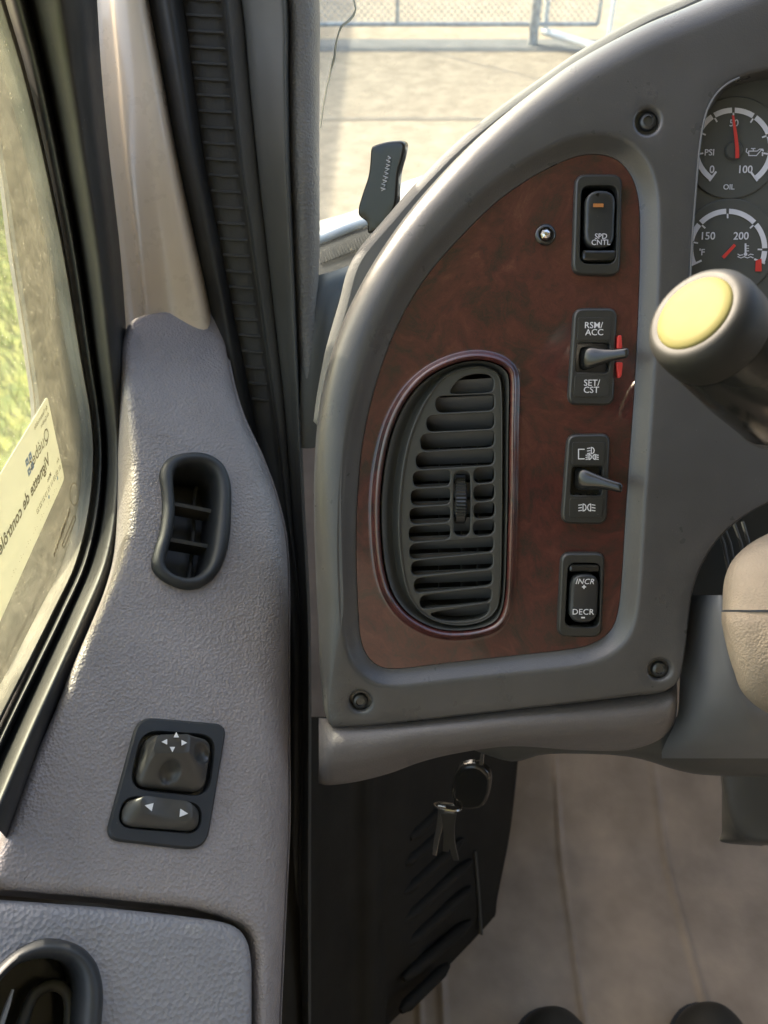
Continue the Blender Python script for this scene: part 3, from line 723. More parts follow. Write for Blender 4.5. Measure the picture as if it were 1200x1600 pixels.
stroke(mb, D, [(1153, 397), (1156, 399), (1161, 398)], 1.3, hh); stroke(mb, D, [(1169, 399), (1173, 397), (1177, 398)], 1.3, hh); stroke(mb, D, [(1153, 401), (1158, 403), (1163, 401), (1168, 403), (1173, 401), (1177, 403)], 1.3, hh)
build('lettering', mb, M['scale'], g, sharp=0)
mb = MB(); flat(mb, D, [(1128, 401), (1147, 381), (1150, 384), (1132, 404)], hd+.003, .0006); build('needle', mb, M['red'], g, sharp=0)
mb = MB(); flat(mb, D, [(1181, 407), (1190, 404), (1190, 424), (1180, 424)], hd+.0006, .0002); build('warning_mark', mb, M['red'], g, sharp=0)
# lens edge trim of the cluster
mb = MB(); mb.add(*tube([D.w(D.hit(x, y, -.0005), -.0006) for x, y in G_px[:34]], .0006, 8)); build('lens_edge', mb, M['shroud'], dash)

# ---- knee bolster under the bezel
rows = []
for x, t, b1, b2 in [(498, 1128, 1195, 1224), (515, 1128, 1200, 1227), (560, 1125, 1196, 1221), (610, 1122, 1184, 1208), (660, 1117, 1173, 1190), (720, 1110, 1166, 1176), (800, 1100, 1156, 1166), (900, 1090, 1150, 1172), (980, 1082, 1144, 1172), (1030, 1075, 1134, 1156), (1052, 1070, 1118, 1132), (1058, 1070, 1100, 1112)]:
    e = .012 if x in (498, 1058) else 0
    rows.append([(x, t-6, .50+e), (x, t+4, .487+e), (x, t+(b1-t)*.45, .478+e), (x, t+(b1-t)*.8, .480+e), (x, b1, .486+e), (x, (b1+b2)/2, .498+e), (x, b2, .515+e), (x, b2-8, .56+e)])
mb = MB(); mb.add(*loft(rows, 4, 5)); build('knee_bolster', mb, M['bolster'], dash, sharp=70)
# underside blanking shelf behind the bolster
mb = MB(); rows = [[(x, 1120, .52), (x, y1, .53), (x, y2, .56), (x, y2-12, .62)] for x, y1, y2 in ((740, 1160, 1172), (800, 1165, 1190), (860, 1168, 1178), (980, 1170, 1182), (1060, 1175, 1204), (1120, 1180, 1212), (1300, 1190, 1216))]
mb.add(*loft(rows, 3, 4)); build('under_panel', mb, M['charcoal'], dash)
# backing shell closing the dashboard off from the windscreen side
mb = MB()
sheet(mb, D, inset(Oloc, .012), [(0, -.012), (0, -.065)], grid=0); build('shell', mb, M['charcoal'], dash)

# ================================================================== STEERING COLUMN
colm = thing('steering_column', 'grey steering column housing with sunlit beige cover right of the dashboard', 'steering column', P3(1250, 1000, .5))
# lower shroud with vertical ridge, left of the cover
rows = []
for y, xs, ds in [(930, (1070, 1088, 1108, 1130, 1150, 1200, 1400), (.50, .485, .470, .462, .470, .485, .50)), (956, (1066, 1086, 1108, 1132, 1155, 1200, 1400), (.50, .483, .468, .460, .468, .483, .5)), (1010, (1064, 1083, 1110, 1140, 1165, 1210, 1400), (.50, .484, .469, .461, .468, .483, .5)),
                  (1070, (1062, 1082, 1112, 1150, 1180, 1220, 1400), (.50, .486, .472, .464, .469, .48, .49)), (1120, (1058, 1078, 1112, 1165, 1200, 1250, 1400), (.505, .49, .479, .472, .474, .476, .48)), (1160, (1040, 1074, 1112, 1160, 1200, 1250, 1400), (.52, .50, .492, .488, .488, .488, .49)), (1185, (1030, 1070, 1110, 1160, 1200, 1250, 1400), (.54, .52, .51, .506, .505, .505, .505))]:
    rows.append([(x, y, d) for x, d in zip(xs, ds)])
mb = MB(); mb.add(*loft(rows, 5, 5)); build('lower_shroud', mb, M['shroud'], colm, sharp=70)
# round cover: ellipsoid-like barrel, split by a seam
def cover(name, prof, mat, flip=1):
    mb = MB(); rows = []
    for y, x0, d0 in prof:
        rows.append([(x0+2, y, d0+.055), (x0-1, y, d0+.030), (x0+2, y, d0+.018), (x0+14, y, d0+.008), (x0+45, y, d0+.001), (x0+110, y, d0-.004), (x0+250, y, d0-.004)])
    mb.add(*loft(rows, 5, 5)); return build(name, mb, mat, colm, sharp=70)
cover('upper_cover', [(790, 1320, .46), (812, 1258, .443), (832, 1205, .432), (850, 1172, .425), (872, 1148, .419), (895, 1136, .414), (918, 1131, .41), (945, 1130, .406), (953, 1130, .404)], M['column'])
cover('lower_cover', [(956, 1128, .4055), (975, 1129, .402), (1010, 1136, .40), (1050, 1148, .40), (1080, 1160, .403), (1105, 1185, .408), (1125, 1225, .42), (1138, 1270, .435)], M['column'])
mb = MB(); rows = [[(x, 760, .53), (x, 850, .535), (x, 960, .53)] for x in (1060, 1130, 1250, 1400)]
mb.add(*loft(rows, 3, 3)); build('boot', mb, M['charcoal'], colm)
for x0, x1 in ((1118, 1140), (1128, 1150), (1146, 1166), (1160, 1176)):
    mb = MB(); mb.add(*tube([P3(x0, 815, .526), P3((x0+x1)/2+2, 850, .524), P3(x1, 900, .522)], .0011, 8)); build('boot_rib', mb, M['shroud'], colm)
mb = MB(); rows = [[(1128, y, .66), (1134+k, y, .635), (1150+k, y, .625), (1230, y, .62), (1400, y, .62)] for y, k in ((1170, -12), (1220, -6), (1270, 2), (1300, 14), (1316, 34))]
rows.append([(1190, 1322, .67), (1195, 1321, .65), (1210, 1321, .64), (1240, 1321, .63), (1400, 1321, .63)])
mb.add(*loft(rows, 4, 4)); build('lower_housing', mb, M['charcoal'], colm)

# ================================================================== TURN SIGNAL LEVER
lev = thing('turn_signal_lever', 'black stalk with a round pale yellow end cap in front of the gauges', 'stalk', P3(1290, 700, .37))
ca = P3(1083, 488, .305); ce_ = P3(1300, 705, .372); ax = norm(ce_-ca)
mb = MB(); mb.add(*lathe(ca, ax, [(.0128, .0015), (.0165, .0), (.0185, .001), (.0205, .004), (.0212, .008), (.0212, .016), (.0205, .018)], 64)); build('collar', mb, M['sw2'], lev, sharp=60)
mb = MB(); mb.add(*lathe(ca, ax, [(.0001, -.0010), (.006, -.0010), (.0115, -.0009), (.0140, -.0004), (.0150, .0006), (.0152, .003)], 64)); build('end_cap', mb, M['yellow'], lev, sharp=60)
mb = MB(); mb.add(*lathe(ca, ax, [(.0195, .0165), (.0210, .019), (.0215, .045), (.0205, .07), (.0165, .078), (.0135, .085), (.011, .12), (.011, .2)], 64)); build('barrel', mb, M['glossyb'], lev, sharp=60)
mb = MB(); mb.add(*lathe(ca, ax, [(.0206, .0702), (.0210, .0715), (.0206, .0740), (.0190, .076)], 64)); build('ring', mb, M['chrome'], lev)

# ================================================================== DOOR
door = thing('door', 'grey grained truck door trim with oval demister vent, mirror controls and dusty window', 'door', P3(200, 1300, .46))
R_edge = [(354, 486), (362, 560), (385, 640), (420, 710), (443, 770), (458, 830), (464, 900), (466, 1000), (468, 1150), (470, 1280), (466, 1400), (462, 1500), (458, 1600), (455, 1700)]
L_edge = [(198, 514), (191, 550), (194, 600), (200, 660), (204, 720), (203, 780), (196, 840), (178, 900), (152, 960), (120, 1030), (88, 1110), (52, 1190), (20, 1275), (-30, 1400)]
top = [(212, 494), (240, 486), (290, 479), (330, 473)]
R_s = crom(R_edge[:11], 6, False); 
bot_px = [(470, 1415), (410, 1428), (300, 1412), (150, 1396), (-30, 1384)]
outl = np.vstack([crom(top, 4, False), [(346, 474)], R_s, crom([(466, 1400), (462, 1500), (458, 1600), (455, 1720)], 4, False)[1:], [(402, 1720), (402, 1600), (402, 1500), (396, 1462), (380, 1444), (345, 1430)], [(300, 1418), (150, 1402), (-40, 1386)], crom(L_edge, 6, False)[::-1], [(202, 502)]])
OD = resample(ccw(MP.pts(outl, -.004)), .003)
for _ in range(1): OD = (np.roll(OD, 1, 0)+2*OD+np.roll(OD, -1, 0))/4
redge = MP.pts(crom(R_edge, 6, False), 0)
def dist_poly(q, P):
    a, b = P[:-1], P[1:]; t = np.clip(((q-a)*(b-a)).sum(1)/((b-a)**2).sum(1), 0, 1); return np.linalg.norm(q-(a+(b-a)*t[:, None]), axis=1).min()
ytop = MP.hit(275, 545)[1]; vt2 = MP.hit(275, 490)[1]
def door_h(u, v):
    q = np.array([u, v]); h = 0
    py_ = v
    # shoulder rolls off to the right (wider toward the bottom)
    wr = np.interp(v, [MP.hit(400, 1400)[1], MP.hit(400, 1000)[1], MP.hit(400, 700)[1], MP.hit(300, 560)[1], MP.hit(300, 500)[1]], [.030, .026, .018, .010, .003])
    d = dist_poly(q, redge)
    if d < wr: k = 1-d/wr; h -= (1-math.sqrt(max(1-k*k, 0)))*wr*.75
    if v > ytop: k = (v-ytop); h -= .12*max(k-.004, 0)+(k*k/.010 if k < .004 else .0016)*.12
    return h
VD_px = crom([(292, 709), (322, 711), (347, 727), (359, 757), (360, 800), (357, 845), (348, 880), (332, 905), (308, 919), (282, 919), (255, 907), (238, 888), (240, 865), (249, 835), (254, 800), (253, 770), (250, 740), (262, 718)], 5)
VDo = resample(ccw(MP.pts(VD_px, .001)), .002)
HOL_px = crom([(296, 728), (318, 730), (333, 742), (338, 765), (337, 800), (332, 845), (324, 880), (312, 897), (294, 904), (272, 900), (258, 886), (262, 862), (270, 830), (273, 800), (271, 765), (270, 745), (278, 733)], 5)
HOL = resample(ccw(MP.pts(HOL_px, 0)), .002)
MQ = [(216, 1119), (356, 1131), (323, 1330), (163, 1312)]
MQh = resample(inset(ccw(MP.pts(fillet(MQ, [26, 20, 34, 26]), 0)), .0022), .002)
mb = MB(); sheet(mb, MP, OD, [(0, -.07), (0, -.005), (.0006, -.003), (.0018, -.0012), (.0035, -.0003), (.005, 0)], [inset(VDo, .0035), MQh], [[(0, -.01), (0, 0)]]*2, grid=.004, hfun=door_h)
dpan = build('door_panel', mb, M['door'], door, sharp=60)
# lower panel
lo_px = np.vstack([[(-60, 1401), (150, 1416), (280, 1430)], crom([(335, 1437), (368, 1446), (388, 1466), (396, 1500), (397, 1540), (397, 1600), (396, 1700)], 5, False), [(-60, 1700)]])
LPo = resample(ccw(MP.pts(lo_px, -.001)), .003)
HD_px = crom([(82, 1497), (108, 1505), (122, 1530), (122, 1580), (112, 1660), (80, 1700), (0, 1700), (-20, 1600), (-12, 1550), (20, 1512), (50, 1499)], 5)
HDo = resample(ccw(MP.pts(HD_px, -.001)), .002)
mb = MB(); sheet(mb, MP, LPo, [(0, -.03), (0, -.006), (.0006, -.0038), (.0016, -.0018), (.003, -.0006), (.0045, 0)], [inset(HDo, -.002)], [[(0, -.012), (0, 0)]], grid=.006, hfun=lambda u, v: .0006)
build('lower_panel', mb, M['door_low'], door, sharp=60)
def rim(mb, pl, Pout, Pin, hs, n=140):
    a, b = eqring(Pout, n), eqring(Pin, n); R = [[pl.w(p*(1-f)+q*f, h) for p, q in zip(a, b)] for f, h in hs]
    V = np.array(R).reshape(-1, 3); F = [(i*n+k, i*n+(k+1) % n, (i+1)*n+(k+1) % n, (i+1)*n+k) for i in range(len(R)-1) for k in range(n)]
    mb.add(V, F)
# demister vent
dv = part('demister_vent', door)
mb = MB(); rim(mb, MP, VDo, HOL, [(-.03, -.004), (-.02, .0012), (0, .0026), (.1, .0042), (.3, .0056), (.5, .0060), (.7, .0054), (.88, .0036), (.98, .0010), (1.02, -.003), (1.04, -.018), (1.0, -.03)])
build('vent_ring', mb, M['blackm'], dv, sharp=60)
mb = MB(); sheet(mb, MP, inset(HOL, -.002), [(0, -.018), (0, -.034)]); build('duct', mb, M['charcoal'], dv)
for (xa, ya), (xb, yb), d_ in (((268, 786), (340, 800), -.010), ((262, 842), (336, 855), -.010)):
    mb = MB(); a = MP.hit(xa, ya, d_); b_ = MP.hit(xb, yb, d_); u = np.array([0, .0014])
    V = [MP.w(a-u, d_), MP.w(b_-u, d_), MP.w(b_+u*.6, d_+.0006), MP.w(a+u*.6, d_+.0006)]; V += [v-MP.n*.014 for v in V]
    mb.add(V, [(0, 1, 2, 3), (7, 6, 5, 4), (0, 4, 5, 1), (2, 6, 7, 3), (1, 5, 6, 2), (0, 3, 7, 4)], False); build('slat', mb, M['charcoal'], dv, sharp=0)
mb = MB(); mb.add(*tube([MP.w(MP.hit(x, y, -.026), -.026) for x, y in crom([(345, 762), (325, 756), (308, 762), (303, 790), (302, 830), (300, 860), (296, 895), (292, 915)], 4, False)], .0013, 8)); build('duct_rib', mb, M['charcoal'], dv)
# mirror control
ms = part('mirror_control', door)
MQ = [(216, 1119), (356, 1131), (323, 1330), (163, 1312)]
hp = .0022
P = resample(ccw(MP.pts(fillet(MQ, [26, 20, 34, 26]), hp)), .0018)
kq = [(222, 1143), (336, 1148), (327, 1243), (204, 1234)]
kh = resample(ccw(MP.pts(fillet([(222, 1141), (338, 1149), (326, 1245), (202, 1232)], 28), hp)), .0014)
rh = resample(ccw(MP.pts(fillet([(194, 1243), (316, 1256), (312, 1303), (182, 1292)], [30, 26, 26, 26], 8), hp)), .0014)
mb = MB(); sheet(mb, MP, P, [(0, -.003), (0, .0006), (.0004, .0015), (.0012, hp)], [kh, rh], [[(0, -.006), (0, hp-.0005), (.0005, hp)]]*2)
build('control_plate', mb, M['blackm'], ms, sharp=50)
mb = MB()
sheet(mb, MP, inset(P, .001), [(0, -.001), (0, -.0045)]); build('well', mb, M['glossyb'], ms)
# knob: truncated pyramid with a finger dimple on each face
kb = ccw(MP.pts(fillet([(229, 1147), (332, 1154), (320, 1239), (210, 1228)], 22), .003)); kbr = eqring(kb, 96)
kt_h = .0165
ktc = ccw(MP.pts(fillet([(246, 1148), (298, 1147), (296, 1177), (238, 1177)], 7), kt_h)); ktr = eqring(ktc, 96)
def ang_ring(P, n=120):
    c = P.mean(0); a = np.unwrap(np.arctan2(P[:, 1]-c[1], P[:, 0]-c[0])); Q = np.vstack([P, P[:1]]); aa = np.r_[a, a[0]+2*math.pi]
    t = np.linspace(0, 2*math.pi, n, endpoint=False)+aa[0]; return np.array([np.interp(t, aa, Q[:, k]) for k in range(2)]).T, t
def roll_to(P, n=120):
    c = P.mean(0); t = np.linspace(-math.pi, math.pi, n, endpoint=False); a = np.arctan2(P[:, 1]-c[1], P[:, 0]-c[0]); o = np.argsort(a)
    aa = np.r_[a[o][-3:]-2*math.pi, a[o], a[o][:3]+2*math.pi]; X = np.vstack([P[o][-3:], P[o], P[o][:3]])
    return np.array([np.interp(t, aa, X[:, k]) for k in range(2)]).T
kbr = roll_to(resample(kb, .0008)); ktr = roll_to(resample(ktc, .0004)); n = 120
stn = [(0, -.004), (0, .001), (.02, .0026), (.06, .0036)]+[(f, .0036+(kt_h-.0036)*((f-.06)/.94)) for f in np.linspace(.12, .94, 14)]+[(.985, kt_h-.0001), (1.03, kt_h+.00025)]
kc = kbr.mean(0)
dims = []
for px_, py_ in ((265, 1207), (222, 1172), (315, 1176), (272, 1128)):
    dims.append((MP.hit(px_, py_, .0085)))
R = []
for f, h in stn:
    row = []
    for a, b in zip(kbr, ktr):
        q = a*(1-f)+b*f; hh = h
        if 0.05 < f < .97:
            for dc in dims:
                r = np.linalg.norm((q-dc)*[1, 1.0])/.0062
                if r < 1: hh -= .0044*(1-r*r)**1.0*min(1, 4*(1-r))
        row.append(MP.w(q, hh))
    R.append(row)
V = np.array(R).reshape(-1, 3); F = [(i*n+k, i*n+(k+1) % n, (i+1)*n+(k+1) % n, (i+1)*n+k) for i in range(len(R)-1) for k in range(n)]
F.append(tuple((len(R)-1)*n+k for k in range(n)))
mb = MB(); mb.add(V, F); build('knob', mb, M['knob'], ms, sharp=60)
mb = MB(); hk = kt_h+.0006
def tri(mb, pl, cx, cy, s, ang, h):
    P = [(cx+s*math.cos(ang+k), cy-s*math.sin(ang+k)) for k in (0, 2.2, -2.2)]; flat(mb, pl, P, h, .0003)
tri(mb, MP, 275.5, 1149, 5.2, math.pi/2, hk+.001); tri(mb, MP, 258, 1159, 5.5, math.pi, hk+.001); tri(mb, MP, 287, 1160.5, 5.5, 0, hk+.001); tri(mb, MP, 269.5, 1170, 5.2, -math.pi/2, hk+.001)
# rocker
rb1 = roll_to(resample(ccw(MP.pts(fillet([(197, 1246), (312, 1259), (309, 1300), (186, 1290)], [34, 26, 22, 22], 8), .002)), .0006)); rt1 = roll_to(resample(ccw(MP.pts(fillet([(219, 1242), (300, 1252), (299, 1284), (222, 1270)], [16, 12, 12, 14], 8), .008)), .0005))
R = []
def rk(q): 
    c = rt1.mean(0); return -.0016+.0018*min(1.3, abs(q[0]-c[0])/.012)**2
for f, h in ((0, -.004), (0, .002), (.05, .0032), (.2, .0044), (.4, .0056), (.6, .0066), (.8, .0074), (.93, .0078), (1.0, .0080), (1.25, .0080), (1.6, .0079), (1.95, .0079)):
    R.append([MP.w((a*(1-f)+b*f) if f <= 1 else b+(rt1.mean(0)-b)*(f-1), h+(rk(b if f <= 1 else b+(rt1.mean(0)-b)*(f-1))*min(f, 1))) for a, b in zip(rb1, rt1)])
V = np.array(R).reshape(-1, 3); F = [(i*n+k, i*n+(k+1) % n, (i+1)*n+(k+1) % n, (i+1)*n+k) for i in range(len(R)-1) for k in range(n)]; F.append(tuple((len(R)-1)*n+k for k in range(n)))
mb2 = MB(); mb2.add(V, F); build('rocker', mb2, M['knob'], ms, sharp=60)
tri(mb, MP, 234, 1260, 8, math.pi*.93, .0092); tri(mb, MP, 286, 1270.5, 8, -.1, .0092)
build('arrow_marks', mb, M['white'], ms, sharp=0)
# pull handle ring at the bottom left
HO_px = crom([(80, 1466), (120, 1475), (148, 1500), (161, 1540), (160, 1590), (150, 1660), (100, 1720), (10, 1720), (-50, 1660), (-50, 1580), (-20, 1530), (15, 1492), (50, 1472)], 5)
HOo = resample(ccw(MP.pts(HO_px, .003)), .002)
hg = part('door_handle', door)
mb = MB(); rim(mb, MP, HOo, HDo, [(-.02, -.004), (0, .002), (.12, .0055), (.3, .0078), (.5, .0085), (.7, .0078), (.88, .0052), (.98, .0018), (1.05, -.004), (1.06, -.03), (1.0, -.036)]); build('handle_ring', mb, M['blackm'], hg, sharp=60)
mb = MB(); sheet(mb, MP, inset(HDo, -.004), [(0, -.03), (0, -.040)]); build('cup', mb, M['glossyb'], hg)
mb = MB(); mb.add(*tube([MP.w(MP.hit(x, y, -.02), -.02) for x, y in crom([(20, 1640), (38, 1590), (52, 1556), (75, 1540), (95, 1542), (107, 1558), (108, 1600), (98, 1680)], 5, False)], .0028, 12)); build('handle_lip', mb, M['charcoal'], hg)
mb = MB(); mb.add(*tube([MP.w(MP.hit(x, y, -.008), -.008) for x, y in ((20, 1546), (12, 1570), (0, 1605), (-10, 1640))], [.0006, .0013, .0015, .0015], 8)); build('latch_rod', mb, M['galv'], hg)

# ---- side window: glass, channels, seals
G_edge = [(-60, -160), (-25, -60), (0, 20), (30, 115), (60, 235), (95, 400), (122, 560), (138, 650), (142, 720), (134, 800), (114, 880), (80, 952), (40, 1032), (0, 1110), (-60, 1230)]
ge = crom(G_edge, 6, False)
gl = np.vstack([WN.pts(ge, 0)]); 
far_y = WN.hit(-60, 400)
def wnpt(px, py): return WN.hit(px, py, 0)
gpoly = np.vstack([gl, [WN.hit(-60, 1230, 0)+np.array([-.9, 0])*0, ]])
# build in world yz: extend rearwards
yz = [(WN.w(q)[1], WN.w(q)[2]-CZ) for q in gl]
yz = [p for p in yz]
back = [(-.55, yz[-1][1]-.0), (-.55, yz[0][1])]
poly = yz+[(back[0][0], yz[-1][1]), (back[1][0], yz[0][1])]
t = .0022
nn_ = len(poly); V = [WP(WX-t, y, z) for y, z in poly]+[WP(WX, y, z) for y, z in poly]
F = [tuple(range(nn_)), tuple(range(2*nn_-1, nn_-1, -1))]+[(i, (i+1) % nn_, nn_+(i+1) % nn_, nn_+i) for i in range(nn_)]
mb = MB(); mb.add(V, F, False); build('window_glass', mb, M['window'], door, sharp=0)
# seals: cross-section rows follow the glass edge
P_edge = [(128, -160), (133, -60), (139, 20), (147, 115), (160, 235), (180, 400), (193, 560), (199, 650), (203, 720), (200, 800), (186, 880), (152, 970), (112, 1062), (68, 1165), (10, 1310)]
def between(f, dd):
    out = []
    for (a, b), (c, d) in zip(G_edge, P_edge):
        x = a+(c-a)*f; y = b+(d-b)*f
        dw = .2*FPX/(600-a)          # glass depth at the glass edge
        out.append((x, y, dw+dd)); 
    return out
def strip(name, sec, mat, parent, solid=.0):
    """sec: list of (fraction across from glass to panel, depth offset)"""
    ls = [between(f, dd) for f, dd in sec]; rows = [[l[i] for l in ls] for i in range(len(G_edge))]
    mb = MB(); mb.add(*loft(rows, 4, 5)); return build(name, mb, mat, parent, sharp=70, solid=solid)
strip('glass_channel', [(-.22, .006), (-.10, .001), (0, -.004), (.06, -.005), (.10, .004)], M['rubber_worn'], door)
strip('inner_seal', [(.08, .012), (.14, .006), (.2, -.003), (.26, -.006), (.31, -.002), (.35, .010)], M['rubber'], door)
strip('window_seal', [(.30, .014), (.40, .002), (.55, -.014), (.68, -.020), (.80, -.016), (.92, -.006), (1.02, .016), (1.1, .03)], M['rubber'], door)
# outer flange and body post seen through the dusty glass
def wall_strip(name, A_, B_, x, mat, parent):
    pl = Plane(WP(x, 0, 0), WP(x, 1, 0), WP(x, 0, 1), world=True)
    a = crom([pl.w(pl.hit(*p)) for p in A_], 5, False); b_ = crom([pl.w(pl.hit(*p)) for p in B_], 5, False)
    k = len(a); off_ = np.array([-.0025, 0, 0]); V = list(a)+list(b_)+list(b_+off_)+list(a+off_)
    F = [(j*k+i, j*k+i+1, ((j+1) % 4)*k+i+1, ((j+1) % 4)*k+i) for j in range(4) for i in range(k-1)]
    mb = MB(); mb.add(V, F); return build(name, mb, mat, parent, sharp=50)
wall_strip('outer_flange', [(-36, 60), (4, 240), (28, 400), (52, 560), (63, 660), (56, 790), (26, 900), (-34, 1010)], [(-66, 60), (-4, 240), (19, 400), (44, 560), (54, 650), (47, 770), (16, 870), (-52, 960)], -.232, M['paint'], door)
M['jamb'] = plastic('dusty_outer_rubber', (.30, .29, .235), .8, .2, .3, 400, .0003, .10, dust=.6, dustcol=(.6, .56, .42))
wall_strip('outer_seal', [(30, -60), (60, 100), (90, 250), (125, 420), (155, 600), (165, 720), (150, 850), (110, 960), (50, 1080), (-20, 1200)], [(-36, 60), (4, 240), (28, 400), (52, 560), (63, 660), (56, 790), (26, 900), (-34, 1010), (-84, 1080), (-144, 1150)], -.228, M['jamb'], door)
mb = MB(); mb.add(*box(-.30, -.26, -.6, .62, -1.2, -.47), False); build('outer_skin', mb, M['body'], door, sharp=30)
mb_side = MB(); mb_side.add(*box(-.30, -.265, .80, 1.3, -1.0, -.28), False)

# ---- inspection decal on the glass
HS = .0007
st = thing('inspection_sticker', 'white translucent inspection sticker with mirrored print stuck inside the side window', 'sticker', WN.w(WN.hit(40, 800)))
SQ = [(74, 619), (101, 748), (70, 812), (48, 850), (0, 960), (-70, 1090), (-120, 1020), (-60, 800), (-20, 752)]
SQ = [(74, 619), (101, 748), (-40, 1060), (-95, 900)]
Pst = ccw(WN.pts(fillet(SQ, [6, 8, 4, 4], 4), HS))
mb = MB(); V = [WN.w(q, .0002) for q in Pst]+[WN.w(q, HS) for q in Pst]; n_ = len(Pst)
mb.add(V, [tuple(range(n_, 2*n_)), tuple(range(n_))[::-1]]+[(i, (i+1) % n_, n_+(i+1) % n_, n_+i) for i in range(n_)], False); build('decal_sheet', mb, M['paper'], st, sharp=0)
ea = WN.hit(74, 619, HS); eb = WN.hit(101, 748, HS); ec = WN.hit(-95, 900, HS)
ex = norm(ec-ea); ey = norm(eb-ea)      # text runs (mirrored) along the long edge
def st_text(mb, body, fx, fy, hgt, bold=.02, sx=1.0):
    """fx metres along the long edge from the top corner, fy metres down the short edge"""
    cu = bpy.data.curves.new('t', 'FONT'); cu.body = body; cu.size = hgt/.72; cu.offset = bold*hgt; cu.resolution_u = 2
    ob = bpy.data.objects.new('t', cu); COL.objects.link(ob); dg = bpy.context.evaluated_depsgraph_get(); dg.update(); me = bpy.data.meshes.new_from_object(ob.evaluated_get(dg))
    a = np.array([v.co[:] for v in me.vertices]); W_ = a[:, 0].max()
    V = [WN.w(ea+ex*(fx+v[0]*sx)+ey*(fy-v[1]), HS+.0003) for v in a]; mb.add(V, [tuple(p.vertices) for p in me.polygons], False)
    bpy.data.objects.remove(ob); bpy.data.curves.remove(cu); bpy.data.meshes.remove(me)
short = np.linalg.norm(eb-ea); print('STICKER', short, np.linalg.norm(ec-ea), 'plane D n', D.n, 'MP n', MP.n)
k = short/.06
mb = MB()
# mirrored: text starts far from the viewer's top corner, reads away
st_text(mb, 'de l\'automobile', .004*k, .0060*k, .0030*k); st_text(mb, 'du Québec', .004*k, .0105*k, .0026*k)
st_text(mb, 'Québec', .010*k, .0225*k, .0085*k, .0)
st_text(mb, 'Vignette de contrôle', .018*k, .0360*k, .0078*k, .03)
st_text(mb, 'An', .003*k, .0440*k, .0030*k); st_text(mb, 'Mois', .020*k, .0440*k, .0030*k)
for i in range(3): st_text(mb, '%d%d %d%d %d%d' % (i, 1, i, 2, i, 3), (.003+.017*i)*k, .0500*k, .0032*k)
for i in range(8): st_text(mb, '.  :  .', (.004+.013*i)*k, .0560*k, .003*k)
build('print', mb, M['ink'], st, sharp=0)
mb = MB()
for i in range(2):
    for j in range(2):
        c = ea+ex*(.044+.006*i)*k+ey*(.0150+.0065*j)*k; s_ = .0022*k
        V = [WN.w(c+ex*a*s_+ey*b*s_, HS+.0003) for a, b in ((-1, -1), (1, -1), (1, 1), (-1, 1))]; V2 = [WN.w(c+ex*a*s_*.3+ey*b*s_*.3, HS+.0003) for a, b in ((-1, -1), (1, -1), (1, 1), (-1, 1))]
        mb.add(V+V2, [(0, 1, 5, 4), (1, 2, 6, 5), (2, 3, 7, 6), (3, 0, 4, 7)], False)
build('emblem', mb, M['inkblue'], st, sharp=0); mb = MB()
for fx, fy in ((.012, .0515), (.031, .0525)):
    c = ea+ex*fx*k+ey*fy*k; mb.add([WN.w(c+(ex*math.cos(a)+ey*math.sin(a))*.0013*k, HS+.0004) for a in np.linspace(0, 2*math.pi, 10, endpoint=False)], [tuple(range(10))], False)
build('date_mark', mb, M['inkblue'], st, sharp=0)
# etched maker's mark on the glass
mb = MB()
e0 = WN.hit(92, 858, HS)
def wn_ring(c, r, w, sx=1): 
    n_ = 20; a = [WN.w(c+np.array([math.cos(t)*r*sx, math.sin(t)*r]), .0004) for t in np.linspace(0, 2*math.pi, n_, endpoint=False)]; b_ = [WN.w(c+np.array([math.cos(t)*(r-w)*sx, math.sin(t)*(r-w)]), .0004) for t in np.linspace(0, 2*math.pi, n_, endpoint=False)]
    mb.add(a+b_, [(i, (i+1) % n_, n_+(i+1) % n_, n_+i) for i in range(n_)], False)
wn_ring(WN.hit(115, 772), .0075, .0006)
for a, b_ in (((96, 852), (115, 806)), ((99, 856), (118, 810)), ((96, 852), (99, 856)), ((115, 806), (118, 810))):
    p, q = WN.hit(*a), WN.hit(*b_); d = norm(q-p); m_ = np.array([-d[1], d[0]])*.0004
    mb.add([WN.w(p-m_, .0004), WN.w(q-m_, .0004), WN.w(q+m_, .0004), WN.w(p+m_, .0004)], [(0, 1, 2, 3)], False)
for i in range(12):
    a = (84+i*2.2, 866-i*6.2); p = WN.hit(*a); s_ = .0008+.0004*random.random()
    mb.add([WN.w(p+np.array([x, y])*s_, .0004) for x, y in ((-1, -1.6), (1, -1.6), (1, 1.6), (-1, 1.6))], [(0, 1, 2, 3)], False)
build('etched_mark', mb, M['ink'], door, sharp=0)

